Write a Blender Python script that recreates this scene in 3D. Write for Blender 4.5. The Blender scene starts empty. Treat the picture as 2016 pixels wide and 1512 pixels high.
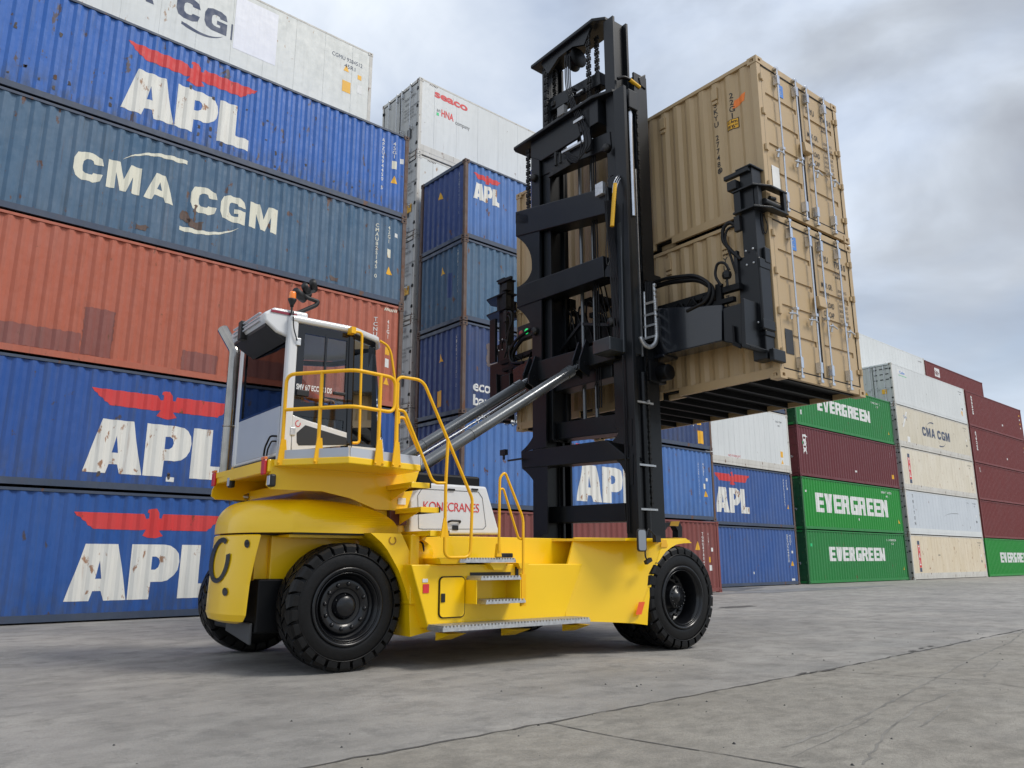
import bpy, bmesh, math, random
from mathutils import Vector, Matrix
R = math.radians
rnd = random.Random(7)
S = bpy.context.scene
C = S.collection

# ------------------------------------------------------------------ camera
F_PX, CX, CY, CAM_H = 1525.0, 1008.0, 756.0, 1.215
PITCH = math.atan(345 / F_PX)
HEAD = math.atan(1360 * math.cos(PITCH) / F_PX)          # from +Y towards +X
cam = bpy.data.cameras.new('camera')
cam.sensor_width = 36.0
cam.lens = 36.0 * F_PX / 2016.0
cam.clip_start, cam.clip_end = 0.1, 4000
camo = bpy.data.objects.new('camera', cam)
C.objects.link(camo)
camo.location = (0, 0, CAM_H)
camo.rotation_euler = (math.pi / 2 + PITCH, 0, -HEAD)
S.camera = camo

# ------------------------------------------------------------------ sky, sun, exposure
SUN_EL, SUN_AZ = R(50), R(146)       # azimuth clockwise from +Y
S.view_settings.view_transform = 'Standard'
S.view_settings.look = 'None'
S.view_settings.exposure = 0.08
S.view_settings.gamma = 1.0
S.view_settings.use_curve_mapping = False
W = bpy.data.worlds.new('World'); S.world = W; W.use_nodes = True
nt = W.node_tree; nt.nodes.clear()
N = nt.nodes.new; LK = nt.links.new
wo = N('ShaderNodeOutputWorld')
sky = N('ShaderNodeTexSky'); sky.sky_type = 'NISHITA'; sky.sun_disc = False
sky.sun_elevation = SUN_EL; sky.sun_rotation = SUN_AZ
b1 = N('ShaderNodeBackground'); b1.inputs[1].default_value = 0.15
LK(sky.outputs[0], b1.inputs[0])
tc = N('ShaderNodeTexCoord'); mp = N('ShaderNodeMapping'); mp.inputs['Scale'].default_value = (1.0, 1.0, 1.7)
mp.inputs['Location'].default_value = (3.1, 1.7, 0.3)
LK(tc.outputs['Generated'], mp.inputs[0])
n1 = N('ShaderNodeTexNoise'); n1.inputs['Scale'].default_value = 1.9; n1.inputs['Detail'].default_value = 7; n1.inputs['Roughness'].default_value = 0.52
n1.inputs['Distortion'].default_value = 0.35
LK(mp.outputs[0], n1.inputs[0])
n2 = N('ShaderNodeTexNoise'); n2.inputs['Scale'].default_value = 2.7; n2.inputs['Detail'].default_value = 6; n2.inputs['Roughness'].default_value = 0.5; n2.inputs['Distortion'].default_value = 0.5
LK(mp.outputs[0], n2.inputs[0])
# brightness of the cloud deck: pale on the left, heavier grey towards the right (+X, -Y side of the yard)
sx = N('ShaderNodeSeparateXYZ'); LK(tc.outputs['Generated'], sx.inputs[0])
dx = N('ShaderNodeVectorMath'); dx.operation = 'DOT_PRODUCT'; LK(tc.outputs['Generated'], dx.inputs[0])
dx.inputs[1].default_value = (0.78, -0.62, -0.05)
g1 = N('ShaderNodeMapRange'); LK(dx.outputs['Value'], g1.inputs[0])
g1.inputs[1].default_value = -0.15; g1.inputs[2].default_value = 0.62; g1.inputs[3].default_value = 0.20; g1.inputs[4].default_value = -0.06
ad = N('ShaderNodeMath'); ad.operation = 'ADD'; LK(n2.outputs[0], ad.inputs[0]); LK(g1.outputs[0], ad.inputs[1])
cr = N('ShaderNodeValToRGB'); LK(ad.outputs[0], cr.inputs[0])
e = cr.color_ramp.elements
e[0].position = 0.33; e[0].color = (0.385, 0.415, 0.475, 1)
e[1].position = 0.70; e[1].color = (0.88, 0.94, 1.02, 1)
m_ = cr.color_ramp.elements.new(0.46); m_.color = (0.525, 0.575, 0.65, 1)
m_ = cr.color_ramp.elements.new(0.57); m_.color = (0.70, 0.775, 0.89, 1)
b2 = N('ShaderNodeBackground'); b2.inputs[1].default_value = 1.0; LK(cr.outputs[0], b2.inputs[0])
cv = N('ShaderNodeMapRange'); LK(n1.outputs[0], cv.inputs[0])
cv.inputs[1].default_value = 0.30; cv.inputs[2].default_value = 0.62; cv.inputs[3].default_value = 0.38; cv.inputs[4].default_value = 1.0
mx = N('ShaderNodeMixShader'); LK(cv.outputs[0], mx.inputs[0]); LK(b1.outputs[0], mx.inputs[1]); LK(b2.outputs[0], mx.inputs[2])
LK(mx.outputs[0], wo.inputs[0])
sl = bpy.data.lights.new('sun', 'SUN'); sl.energy = 2.3; sl.angle = R(17); sl.color = (1.0, 0.955, 0.88)
so = bpy.data.objects.new('sun', sl); C.objects.link(so)
sd = Vector((math.sin(SUN_AZ) * math.cos(SUN_EL), math.cos(SUN_AZ) * math.cos(SUN_EL), math.sin(SUN_EL)))
so.rotation_euler = sd.to_track_quat('Z', 'Y').to_euler()
so.location = (0, 0, 40)

# ------------------------------------------------------------------ measured coordinates
# two frames share the camera's ground point: the yard frame (world) and the machine frame, turned by YAW
YAW = R(3.2)
_fw = Vector((math.sin(HEAD) * math.cos(PITCH), math.cos(HEAD) * math.cos(PITCH), math.sin(PITCH)))
_rt = Vector((math.cos(HEAD), -math.sin(HEAD), 0)); _up = _rt.cross(_fw)
_M = Matrix.Rotation(YAW, 3, 'Z')
def _survey(px, py, ax, val, turn):
    d = _fw + _rt * ((px - CX) / F_PX) - _up * ((py - CY) / F_PX)
    if turn: d = _M @ d
    o = Vector((0, 0, CAM_H)); t = (val - o[ax]) / d[ax]
    return o + d * t
def tx(px, py, x): return _survey(px, py, 0, x, True)
def ty(px, py, y): return _survey(px, py, 1, y, True)
def tz(px, py, z): return _survey(px, py, 2, z, True)

# ------------------------------------------------------------------ materials
MATS = {}
def newmat(name):
    m = bpy.data.materials.new(name); m.use_nodes = True; m.node_tree.nodes.clear()
    t = m.node_tree; o = t.nodes.new('ShaderNodeOutputMaterial'); p = t.nodes.new('ShaderNodeBsdfPrincipled')
    t.links.new(p.outputs[0], o.inputs[0]); MATS[name] = m
    return m, t, p
def simple(name, col, rough=0.5, metal=0.0, coat=0.0, var=0.12, scale=3.0, bump=0.0, emit=None, bscale=40.0, spec=0.5):
    m, t, p = newmat(name)
    tc = t.nodes.new('ShaderNodeTexCoord'); n = t.nodes.new('ShaderNodeTexNoise')
    n.inputs['Scale'].default_value = scale; n.inputs['Detail'].default_value = 5
    t.links.new(tc.outputs['Object'], n.inputs[0])
    r = t.nodes.new('ShaderNodeValToRGB'); t.links.new(n.outputs[0], r.inputs[0])
    r.color_ramp.elements[0].position = 0.3; r.color_ramp.elements[1].position = 0.7
    r.color_ramp.elements[0].color = tuple(c * (1 - var) for c in col) + (1,)
    r.color_ramp.elements[1].color = tuple(min(1, c * (1 + var)) for c in col) + (1,)
    t.links.new(r.outputs[0], p.inputs['Base Color'])
    p.inputs['Metallic'].default_value = metal; p.inputs['Specular IOR Level'].default_value = spec
    rr = t.nodes.new('ShaderNodeMapRange'); t.links.new(n.outputs[0], rr.inputs[0])
    rr.inputs[3].default_value = max(0.02, rough * 0.85); rr.inputs[4].default_value = min(1, rough * 1.2)
    t.links.new(rr.outputs[0], p.inputs['Roughness'])
    p.inputs['Coat Weight'].default_value = coat; p.inputs['Coat Roughness'].default_value = 0.06
    if bump:
        n2 = t.nodes.new('ShaderNodeTexNoise'); n2.inputs['Scale'].default_value = bscale; n2.inputs['Detail'].default_value = 4
        t.links.new(tc.outputs['Object'], n2.inputs[0])
        b = t.nodes.new('ShaderNodeBump'); b.inputs['Strength'].default_value = bump; b.inputs['Distance'].default_value = 0.02
        t.links.new(n2.outputs[0], b.inputs['Height']); t.links.new(b.outputs[0], p.inputs['Normal'])
    if emit:
        p.inputs['Emission Color'].default_value = emit[0] + (1,); p.inputs['Emission Strength'].default_value = emit[1]
    return m
def weathered(name, col, fade=0.25, streak=0.3, rust=0.3, rough=0.5, seed=0.0, dents=0.25, rustcol=(0.13, 0.055, 0.025), dirt=(0.06, 0.065, 0.06), low=0.0):
    """old paint: faded patches, run-off streaks, rust spots and dents, all in the object's own space"""
    m, t, p = newmat(name)
    nd, ln = t.nodes.new, t.links.new
    tc = nd('ShaderNodeTexCoord')
    def noise(sc, scale, det=6, ro=0.55, loc=0.0):
        mp = nd('ShaderNodeMapping'); mp.inputs['Scale'].default_value = sc; mp.inputs['Location'].default_value = (seed * 3.7 + loc, seed * 1.3, seed * 2.1 + loc)
        ln(tc.outputs['Object'], mp.inputs[0])
        n = nd('ShaderNodeTexNoise'); n.inputs['Scale'].default_value = scale; n.inputs['Detail'].default_value = det; n.inputs['Roughness'].default_value = ro
        ln(mp.outputs[0], n.inputs[0]); return n.outputs[0]
    def rng(src, a, b, c, d):
        r = nd('ShaderNodeMapRange'); ln(src, r.inputs[0])
        for i, v in zip((1, 2, 3, 4), (a, b, c, d)): r.inputs[i].default_value = v
        return r.outputs[0]
    def mix(fac, a, b):
        x = nd('ShaderNodeMix'); x.data_type = 'RGBA'
        ln(fac, x.inputs[0])
        for s, v in ((x.inputs[6], a), (x.inputs[7], b)):
            if isinstance(v, tuple): s.default_value = v + (1,)
            else: ln(v, s)
        return x.outputs[2]
    g = sum(col) / 3
    pale = tuple(min(1, c * 0.75 + g * 0.45 + 0.03) for c in col)
    deep = tuple(c * 0.8 for c in col)
    c0 = mix(rng(noise((1, 1, 0.6), 0.9), 0.35, 0.68, 0.0, fade), col, pale)
    c0 = mix(rng(noise((3, 3, 0.35), 2.2, 4, 0.6, 5), 0.45, 0.7, 0.0, 0.55 * fade + 0.1), c0, deep)
    st = rng(noise((7, 7, 0.22), 1.5, 8, 0.65, 11), 0.52, 0.75, 0.0, streak)
    c0 = mix(st, c0, dirt)
    if low > 0:
        sp = nd('ShaderNodeSeparateXYZ'); ln(tc.outputs['Object'], sp.inputs[0])
        lo = rng(sp.outputs[2], 0.1, 0.9, low, 0.0)
        q = nd('ShaderNodeMath'); q.operation = 'MULTIPLY'; ln(lo, q.inputs[0]); ln(rng(noise((5, 5, 1.5), 1.6, 6, 0.6, 3), 0.4, 0.62, 0, 1), q.inputs[1])
        c0 = mix(q.outputs[0], c0, dirt)
    if rust > 0:
        a = rng(noise((1, 1, 0.5), 4.5, 8, 0.62, 17), 0.66 - 0.09 * rust, 0.70 - 0.09 * rust, 0.0, 0.9)
        c0 = mix(a, c0, rustcol)
        a2 = rng(noise((6, 6, 0.3), 2.0, 5, 0.6, 23), 0.66 - 0.06 * rust, 0.76 - 0.06 * rust, 0.0, 0.6)
        c0 = mix(a2, c0, tuple(0.6 * x + 0.4 * y for x, y in zip(rustcol, col)))
    ln(c0, p.inputs['Base Color'])
    ln(rng(noise((1, 1, 1), 6.0, 4, 0.5, 31), 0.3, 0.7, rough * 0.8, min(1, rough * 1.3)), p.inputs['Roughness'])
    b = nd('ShaderNodeBump'); b.inputs['Strength'].default_value = dents; b.inputs['Distance'].default_value = 0.04
    ln(noise((1, 1, 0.7), 3.2, 3, 0.45, 41), b.inputs['Height']); ln(b.outputs[0], p.inputs['Normal'])
    return m

yellow = simple('yellow_machine_paint', (0.90, 0.56, 0.002), 0.36, coat=0.4, var=0.03, scale=1.4, bump=0.010, bscale=90, spec=.4)
rail_y = simple('yellow_rail_paint', (0.88, 0.46, 0.003), 0.4, coat=0.1, var=0.04, spec=.35)
black = simple('black_mast_paint', (0.0065, 0.0078, 0.0098), 0.38, coat=0.06, var=0.25, scale=2.0, bump=0.03, spec=.32)
black2 = simple('black_frame_paint', (0.0035, 0.004, 0.005), 0.5, var=0.3, spec=.22)
rubber = simple('tyre_rubber', (0.0032, 0.0032, 0.0036), 0.42, var=0.3, scale=14, bump=0.10, spec=.28)
rimm = simple('black_rim_paint', (0.005, 0.0055, 0.007), 0.28, coat=0.15, var=0.2, spec=.4)
hosem = simple('hose_rubber', (0.004, 0.004, 0.005), 0.42, spec=.3)
chainm = simple('chain_steel', (0.035, 0.034, 0.033), 0.45, metal=0.7, var=0.4, scale=30)
steel = simple('bright_steel', (0.62, 0.63, 0.65), 0.22, metal=1.0, var=0.08, scale=8)
galv = simple('galvanised_steel', (0.55, 0.56, 0.57), 0.42, metal=0.75, var=0.15, scale=25)
exh = simple('exhaust_steel', (0.34, 0.315, 0.285), 0.17, metal=1.0, var=0.15, scale=6)
cylm = simple('cylinder_grey_paint', (0.12, 0.128, 0.135), 0.25, metal=0.5, coat=0.5, var=0.1)
whitep = simple('white_cab_paint', (0.66, 0.67, 0.68), 0.35, coat=0.4, var=0.03)
greyp = simple('pale_grey_panel', (0.45, 0.48, 0.53), 0.4, coat=0.3, var=0.03)
dkgrey = simple('charcoal_panel', (0.022, 0.024, 0.028), 0.5)
blackgl = simple('black_glass_trim', (0.004, 0.004, 0.005), 0.08, coat=0.6)
redp = simple('red_print', (0.62, 0.03, 0.035), 0.5)
orangep = simple('orange_reflector', (0.85, 0.10, 0.01), 0.3, coat=0.5)
redlens = simple('red_lamp_lens', (0.60, 0.008, 0.008), 0.3, coat=0.3)
amber = simple('amber_lens', (0.9, 0.22, 0.01), 0.2, coat=0.8)
whiteprint = simple('white_print', (0.75, 0.75, 0.74), 0.55)
blackprint = simple('black_print', (0.008, 0.008, 0.009), 0.5)
stickerY = simple('yellow_sticker', (0.80, 0.42, 0.02), 0.5)
stickerW = simple('white_sticker', (0.72, 0.72, 0.70), 0.5)
stickerB = simple('blue_sticker', (0.06, 0.22, 0.62), 0.5)
stickerO = simple('orange_sticker', (0.9, 0.22, 0.03), 0.5)
greenp = simple('green_dot_sticker', (0.03, 0.55, 0.2), 0.5)
darkhole = simple('dark_recess', (0.006, 0.006, 0.006), 0.9)
yhose = simple('yellow_hose_guard', (0.75, 0.42, 0.01), 0.5)
greenlamp = simple('green_signal_lamp', (0.02, 0.6, 0.15), 0.3, emit=((0.02, 1.0, 0.25), 0.45))
redlamp = simple('dull_red_signal_lens', (0.28, 0.05, 0.03), 0.4)
glassm = None
def make_glass():
    m = bpy.data.materials.new('tinted_cab_glass'); m.use_nodes = True; t = m.node_tree; t.nodes.clear()
    o = t.nodes.new('ShaderNodeOutputMaterial'); mx = t.nodes.new('ShaderNodeMixShader'); tr = t.nodes.new('ShaderNodeBsdfTransparent')
    gl = t.nodes.new('ShaderNodeBsdfGlossy'); fr = t.nodes.new('ShaderNodeFresnel'); fr.inputs[0].default_value = 1.45
    tr.inputs[0].default_value = (0.86, 0.87, 0.86, 1); gl.inputs['Roughness'].default_value = 0.02; gl.inputs[0].default_value = (0.9, 0.95, 1, 1)
    t.links.new(fr.outputs[0], mx.inputs[0]); t.links.new(tr.outputs[0], mx.inputs[1]); t.links.new(gl.outputs[0], mx.inputs[2]); t.links.new(mx.outputs[0], o.inputs[0])
    return m
glassm = make_glass()
skin = simple('skin', (0.42, 0.22, 0.15), 0.5); hairm = simple('dark_hair', (0.02, 0.014, 0.01), 0.6)
hivis = simple('orange_work_jacket', (0.95, 0.14, 0.02), 0.7, emit=None); trouser = simple('navy_trousers', (0.015, 0.02, 0.04), 0.8)
seatm = simple('dark_seat_fabric', (0.025, 0.022, 0.024), 0.85)

# ------------------------------------------------------------------ mesh helpers
class MB:
    def __init__(s): s.v = []; s.f = []; s.sm = []
    def add(s, vs, fs, smooth=False):
        o = len(s.v); s.v += [tuple(v) for v in vs]; s.f += [tuple(i + o for i in f) for f in fs]; s.sm += [smooth] * len(fs); return s
    def box(s, x0, x1, y0, y1, z0, z1):
        return s.add([(x0,y0,z0),(x1,y0,z0),(x1,y1,z0),(x0,y1,z0),(x0,y0,z1),(x1,y0,z1),(x1,y1,z1),(x0,y1,z1)],
                     [(0,3,2,1),(4,5,6,7),(0,1,5,4),(1,2,6,5),(2,3,7,6),(3,0,4,7)])
    def hexa(s, p):  # eight corners, bottom ring then top ring
        return s.add(p, [(0,3,2,1),(4,5,6,7),(0,1,5,4),(1,2,6,5),(2,3,7,6),(3,0,4,7)])
    def bar(s, a, b, w, h, up=(0,0,1)):
        a, b = Vector(a), Vector(b); d = (b - a).normalized(); u = Vector(up)
        if abs(d.dot(u)) > 0.99: u = Vector((1,0,0))
        r = d.cross(u).normalized() * w / 2; q = r.cross(d).normalized() * h / 2
        return s.hexa([a-r-q, a+r-q, b+r-q, b-r-q, a-r+q, a+r+q, b+r+q, b-r+q])
    def prism(s, poly, ext, smooth=False):
        n = len(poly); e = Vector(ext); a = [Vector(p) for p in poly]
        vs = a + [p + e for p in a]
        nn = Vector((0, 0, 0))
        for i in range(n): nn += a[i].cross(a[(i + 1) % n])
        fl = nn.dot(e) > 0
        fs = [tuple(range(n))[::-1] if fl else tuple(range(n)), tuple(range(n, 2*n)) if fl else tuple(range(n, 2*n))[::-1]]
        for i in range(n):
            j = (i + 1) % n; q = (i, j, j + n, i + n); fs.append(q if fl else q[::-1])
        o = len(s.f); s.add(vs, fs)
        if smooth:
            for k in range(o + 2, len(s.f)): s.sm[k] = True
        return s
    def tube(s, pts, r, n=8, cap=True, rs=None):
        pts = [Vector(p) for p in pts]; m = len(pts); vs = []; prev = None
        for i in range(m):
            d = (pts[min(i+1, m-1)] - pts[max(i-1, 0)])
            d = d.normalized() if d.length > 1e-9 else Vector((0,0,1))
            if prev is None:
                u = Vector((0,0,1)) if abs(d.z) < 0.9 else Vector((1,0,0)); u = (u - d * u.dot(d)).normalized()
            else:
                u = prev - d * prev.dot(d); u = u.normalized() if u.length > 1e-6 else prev
            prev = u; w = d.cross(u); rr = rs[i] if rs else r
            for k in range(n):
                a = 2 * math.pi * k / n; vs.append(pts[i] + (u * math.cos(a) + w * math.sin(a)) * rr)
        fs = []
        for i in range(m - 1):
            for k in range(n):
                k2 = (k + 1) % n; fs.append((i*n+k, i*n+k2, (i+1)*n+k2, (i+1)*n+k))
        s.add(vs, fs, True)
        if cap: s.add(vs[:n], [tuple(range(n))[::-1]]); s.add(vs[-n:], [tuple(range(n))])
        return s
    def lathe(s, prof, c, axis=(0,-1,0), n=48, smooth=True):
        """prof: (radius, offset along axis)"""
        c = Vector(c); ax = Vector(axis).normalized(); u = Vector((0,0,1)) if abs(ax.z) < 0.9 else Vector((1,0,0)); w = ax.cross(u)
        vs = []
        for r, h in prof:
            for k in range(n):
                a = 2 * math.pi * k / n; vs.append(c + ax * h + (u * math.cos(a) + w * math.sin(a)) * r)
        fs = []
        for i in range(len(prof) - 1):
            for k in range(n):
                k2 = (k + 1) % n; fs.append((i*n+k, i*n+k2, (i+1)*n+k2, (i+1)*n+k))
        return s.add(vs, fs, smooth)
    def build(s, name, mat, parent=None, base=(0,0,0), bevel=0.0, seg=2, label=None):
        me = bpy.data.meshes.new(name); b = Vector(base)
        me.from_pydata([tuple(Vector(v) - b) for v in s.v], [], s.f)
        me.polygons.foreach_set('use_smooth', s.sm); me.update()
        if mat: me.materials.append(mat)
        o = bpy.data.objects.new(name, me); C.objects.link(o)
        if parent: o.parent = parent
        bmm = bmesh.new(); bmm.from_mesh(me); bmesh.ops.recalc_face_normals(bmm, faces=bmm.faces); bmm.to_mesh(me); bmm.free()
        if bevel:
            md = o.modifiers.new('edge', 'BEVEL'); md.width = bevel; md.segments = seg; md.limit_method = 'ANGLE'; md.angle_limit = R(40)
        if label: o['label'] = label
        return o
def thing(name, label, cat, loc=(0,0,0), rz=0.0, group=None):
    o = bpy.data.objects.new(name, None); C.objects.link(o); o.location = loc; o.rotation_euler = (0,0,rz); o.empty_display_size = 0.3
    o['label'] = label; o['category'] = cat
    if group: o['group'] = group
    return o
def fillet(pts, r, n=5):
    pts = [Vector(p) for p in pts]; out = [pts[0]]
    for i in range(1, len(pts) - 1):
        a, b, c = pts[i-1], pts[i], pts[i+1]; d1 = (a - b); d2 = (c - b); k = min(r, d1.length * .45, d2.length * .45)
        p, q = b + d1.normalized() * k, b + d2.normalized() * k
        for j in range(n + 1):
            t = j / n; out.append(p * (1-t)**2 + b * 2*t*(1-t) + q * t*t)
    out.append(pts[-1]); return out
def arc2(cx, cy, r, a0, a1, n=8): return [(cx + r * math.cos(R(a0 + (a1-a0) * i / n)), cy + r * math.sin(R(a0 + (a1-a0) * i / n))) for i in range(n + 1)]

# ---- flat marks: lettering and emblems as thin filled outlines
_tcache = {}
def text2d(txt, bold=0.0, align='LEFT', gap=1.0, line=1.0):
    k = (txt, bold, align, gap, line)
    if k not in _tcache:
        cu = bpy.data.curves.new('lettering', 'FONT'); cu.body = txt; cu.size = 1.0; cu.offset = bold; cu.align_x = align
        cu.space_character = gap; cu.space_line = line; cu.resolution_u = 4; cu.fill_mode = 'FRONT'
        ob = bpy.data.objects.new('lettering_source', cu); me = ob.to_mesh()
        _tcache[k] = ([tuple(v.co[:2]) for v in me.vertices], [tuple(p.vertices) for p in me.polygons])
        ob.to_mesh_clear(); bpy.data.objects.remove(ob); bpy.data.curves.remove(cu)
    return _tcache[k]
_pcache = {}
def poly2d(loops, key=None):
    """filled outlines (first loop outer, others holes or further outlines) -> verts, faces"""
    cu = bpy.data.curves.new('outline', 'CURVE'); cu.dimensions = '2D'; cu.fill_mode = 'FRONT'
    for lp in loops:
        sp = cu.splines.new('POLY'); sp.points.add(len(lp) - 1); sp.use_cyclic_u = True
        for q, (x, y) in zip(sp.points, lp): q.co = (x, y, 0, 1)
    ob = bpy.data.objects.new('outline_source', cu); me = ob.to_mesh()
    r = ([tuple(v.co[:2]) for v in me.vertices], [tuple(p.vertices) for p in me.polygons])
    ob.to_mesh_clear(); bpy.data.objects.remove(ob); bpy.data.curves.remove(cu); return r
def fit(vf, x0, z0, x1=None, z1=None, w=None, h=None):
    """scale a 2-D mark into a box"""
    v, f = vf; xs = [a for a, b in v]; zs = [b for a, b in v]; ax, bx, az, bz = min(xs), max(xs), min(zs), max(zs)
    sx = ((x1 - x0) / (bx - ax)) if x1 is not None else None; sz = ((z1 - z0) / (bz - az)) if z1 is not None else None
    if sx is None: sx = sz
    if sz is None: sz = sx
    return [(x0 + (a - ax) * sx, z0 + (b - az) * sz) for a, b in v], f
def join2d(*parts):
    v, f = [], []
    for pv, pf in parts:
        o = len(v); v += pv; f += [tuple(i + o for i in q) for q in pf]
    return v, f
def place2d(vf, mapf, name, mat, parent, folds=None, base=(0,0,0), label=None):
    """put a 2-D mark (u, w) onto a surface given by mapf(u, w) -> point; folds: u values where the surface bends"""
    v, f = vf
    bm = bmesh.new(); bv = [bm.verts.new((a, b, 0)) for a, b in v]
    for q in f:
        try: bm.faces.new([bv[i] for i in q])
        except ValueError: pass
    if folds:
        lo, hi = min(a for a, b in v), max(a for a, b in v)
        for u in folds:
            if lo < u < hi:
                bmesh.ops.bisect_plane(bm, geom=bm.verts[:] + bm.edges[:] + bm.faces[:], plane_co=(u, 0, 0), plane_no=(1, 0, 0))
    b = Vector(base)
    for w_ in bm.verts: w_.co = Vector(mapf(w_.co.x, w_.co.y)) - b
    me = bpy.data.meshes.new(name); bm.to_mesh(me); bm.free(); me.materials.append(mat)
    o = bpy.data.objects.new(name, me); C.objects.link(o)
    if parent: o.parent = parent
    if label: o['label'] = label
    return o

# ------------------------------------------------------------------ ground
def wy(px, py, y): return _survey(px, py, 1, y, False)
def wg(px, py, z=0.0): return _survey(px, py, 2, z, False)
def ground_mat(name, c1, c2, c3, streak, ang, bump, scale):
    m, t, p = newmat(name); nd, ln = t.nodes.new, t.links.new
    tc = nd('ShaderNodeTexCoord')
    def noise(sc, s, det=6, ro=0.55, rot=0.0):
        mp = nd('ShaderNodeMapping'); mp.inputs['Scale'].default_value = sc; mp.inputs['Rotation'].default_value = (0, 0, rot); ln(tc.outputs['Object'], mp.inputs[0])
        n = nd('ShaderNodeTexNoise'); n.inputs['Scale'].default_value = s; n.inputs['Detail'].default_value = det; n.inputs['Roughness'].default_value = ro
        ln(mp.outputs[0], n.inputs[0]); return n.outputs[0]
    def rng(src, a, b, c, d):
        r = nd('ShaderNodeMapRange'); ln(src, r.inputs[0])
        for i, v in zip((1, 2, 3, 4), (a, b, c, d)): r.inputs[i].default_value = v
        return r.outputs[0]
    def mix(fac, a, b):
        x = nd('ShaderNodeMix'); x.data_type = 'RGBA'; ln(fac, x.inputs[0])
        for s_, v in ((x.inputs[6], a), (x.inputs[7], b)):
            if isinstance(v, tuple): s_.default_value = v + (1,)
            else: ln(v, s_)
        return x.outputs[2]
    c = mix(rng(noise((1, 1, 1), 0.55, 7), 0.35, 0.65, 0, 1), c1, c2)
    c = mix(rng(noise((1, 1, 1), 0.16, 4), 0.45, 0.7, 0, 0.6), c, c3)
    c = mix(rng(noise((0.8, 1.35, 1), scale, 9, 0.7, ang), 0.42, 0.70, 0, streak), c, tuple(x * 0.45 for x in c3))
    c = mix(rng(noise((1, 1, 1), 2.4, 10, 0.75), 0.50, 0.64, 0, 0.55), c, tuple(x * 0.62 for x in c3))
    c = mix(rng(noise((1, 1, 1), 55, 3, 0.7), 0.46, 0.66, 0, 0.5), c, tuple(x * 0.55 for x in c1))
    c = mix(rng(noise((1, 1, 1), 7, 6, 0.7), 0.60, 0.74, 0, 0.35), c, tuple(min(1, x * 1.35) for x in c1))
    ln(c, p.inputs['Base Color'])
    ln(rng(noise((1, 1, 1), 1.2, 5), 0.3, 0.7, 0.55, 0.9), p.inputs['Roughness'])
    b = nd('ShaderNodeBump'); b.inputs['Strength'].default_value = bump; b.inputs['Distance'].default_value = 0.02
    ln(noise((1, 1.2, 1), 34, 6, 0.75, ang), b.inputs['Height']); ln(b.outputs[0], p.inputs['Normal'])
    return m
gm = ground_mat('yard_concrete', (0.39, 0.368, 0.335), (0.295, 0.283, 0.262), (0.205, 0.197, 0.186), 0.5, R(0), 0.8, 1.6)
am = ground_mat('worn_apron_concrete', (0.345, 0.320, 0.275), (0.285, 0.262, 0.225), (0.23, 0.215, 0.185), 0.55, R(41), 0.8, 5.0)
crackm = simple('dark_crack', (0.085, 0.08, 0.075), 0.95)
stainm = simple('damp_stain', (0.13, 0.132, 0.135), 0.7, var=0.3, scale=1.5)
g = MB(); g.add([(-900, -900, 0), (1500, -900, 0), (1500, 1500, 0), (-900, 1500, 0)], [(0, 1, 2, 3)])
o = g.build('ground', gm); o['kind'] = 'structure'
# worn apron in front: its far edge runs along the yard about 4.6 m out
edge = []
x = -40.0
while x < 160:
    if -6 < x < 40: edge.append((x, 4.60 + 0.022 * max(0, x - 9) + rnd.uniform(-0.025, 0.025))); x += 0.22
    else: edge.append((x, 4.6 + 0.022 * max(0, x - 9))); x += 6
a = MB(); vs = [(x, y, 0.004) for x, y in edge] + [(160, -60, 0.004), (-40, -60, 0.004)]
for i in range(len(edge) - 1):
    (x0, y0), (x1, y1) = edge[i], edge[i + 1]; a.add([(x0, -60, 0.004), (x1, -60, 0.004), (x1, y1, 0.004), (x0, y0, 0.004)], [(0, 1, 2, 3)])
o = a.build('concrete_apron', am); o['kind'] = 'structure'
def crack(pts, w, jit=0.012, z=0.008, sub=0.16):
    m = MB(); P = []
    for (xa, ya), (xb, yb) in zip(pts[:-1], pts[1:]):
        L = math.hypot(xb - xa, yb - ya); n = max(1, int(L / sub))
        for i in range(n): P.append((xa + (xb - xa) * i / n, ya + (yb - ya) * i / n))
    P.append(pts[-1]); P = [(x + rnd.uniform(-jit, jit), y + rnd.uniform(-jit, jit)) for x, y in P]
    for (xa, ya), (xb, yb) in zip(P[:-1], P[1:]):
        d = Vector((xb - xa, yb - ya, 0)); 
        if d.length < 1e-6: continue
        nrm = Vector((-d.y, d.x, 0)).normalized(); w0 = w * rnd.uniform(0.45, 1.3)
        m.add([(xa - nrm.x * w0, ya - nrm.y * w0, z), (xb - nrm.x * w0, yb - nrm.y * w0, z), (xb + nrm.x * w0, yb + nrm.y * w0, z), (xa + nrm.x * w0, ya + nrm.y * w0, z)], [(0, 1, 2, 3)])
    return m
def ground_mark(name, m, mat): o = m.build(name, mat); o['kind'] = 'structure'; return o
ground_mark('apron_edge_joint', crack([(-6, 4.6), (4.3, 4.58), (9.0, 4.61), (16.2, 4.86), (26, 5.0)], 0.013, 0.02), crackm)
ground_mark('expansion_joint', crack([(4.33, 4.56), (4.36, 3.96), (4.56, 2.79), (4.7, 1.0)], 0.007, 0.006), crackm)
ground_mark('expansion_joint', crack([(8.61, 4.56), (9.08, 3.27), (8.94, 2.75), (9.0, 1.0)], 0.006, 0.006), crackm)
br = MB()
for bx, by in ((8.35, 4.6), (8.62, 4.57), (8.2, 4.63), (11.3, 4.75), (11.7, 4.8), (12.1, 4.83)):
    n = 9; r0 = rnd.uniform(0.05, 0.12)
    br.add([(bx + r0 * rnd.uniform(0.6, 2.2) * math.cos(2*math.pi*k/n), by + 0.35 * r0 * rnd.uniform(0.5, 1.3) * math.sin(2*math.pi*k/n), 0.012) for k in range(n)], [tuple(range(n))])
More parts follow.
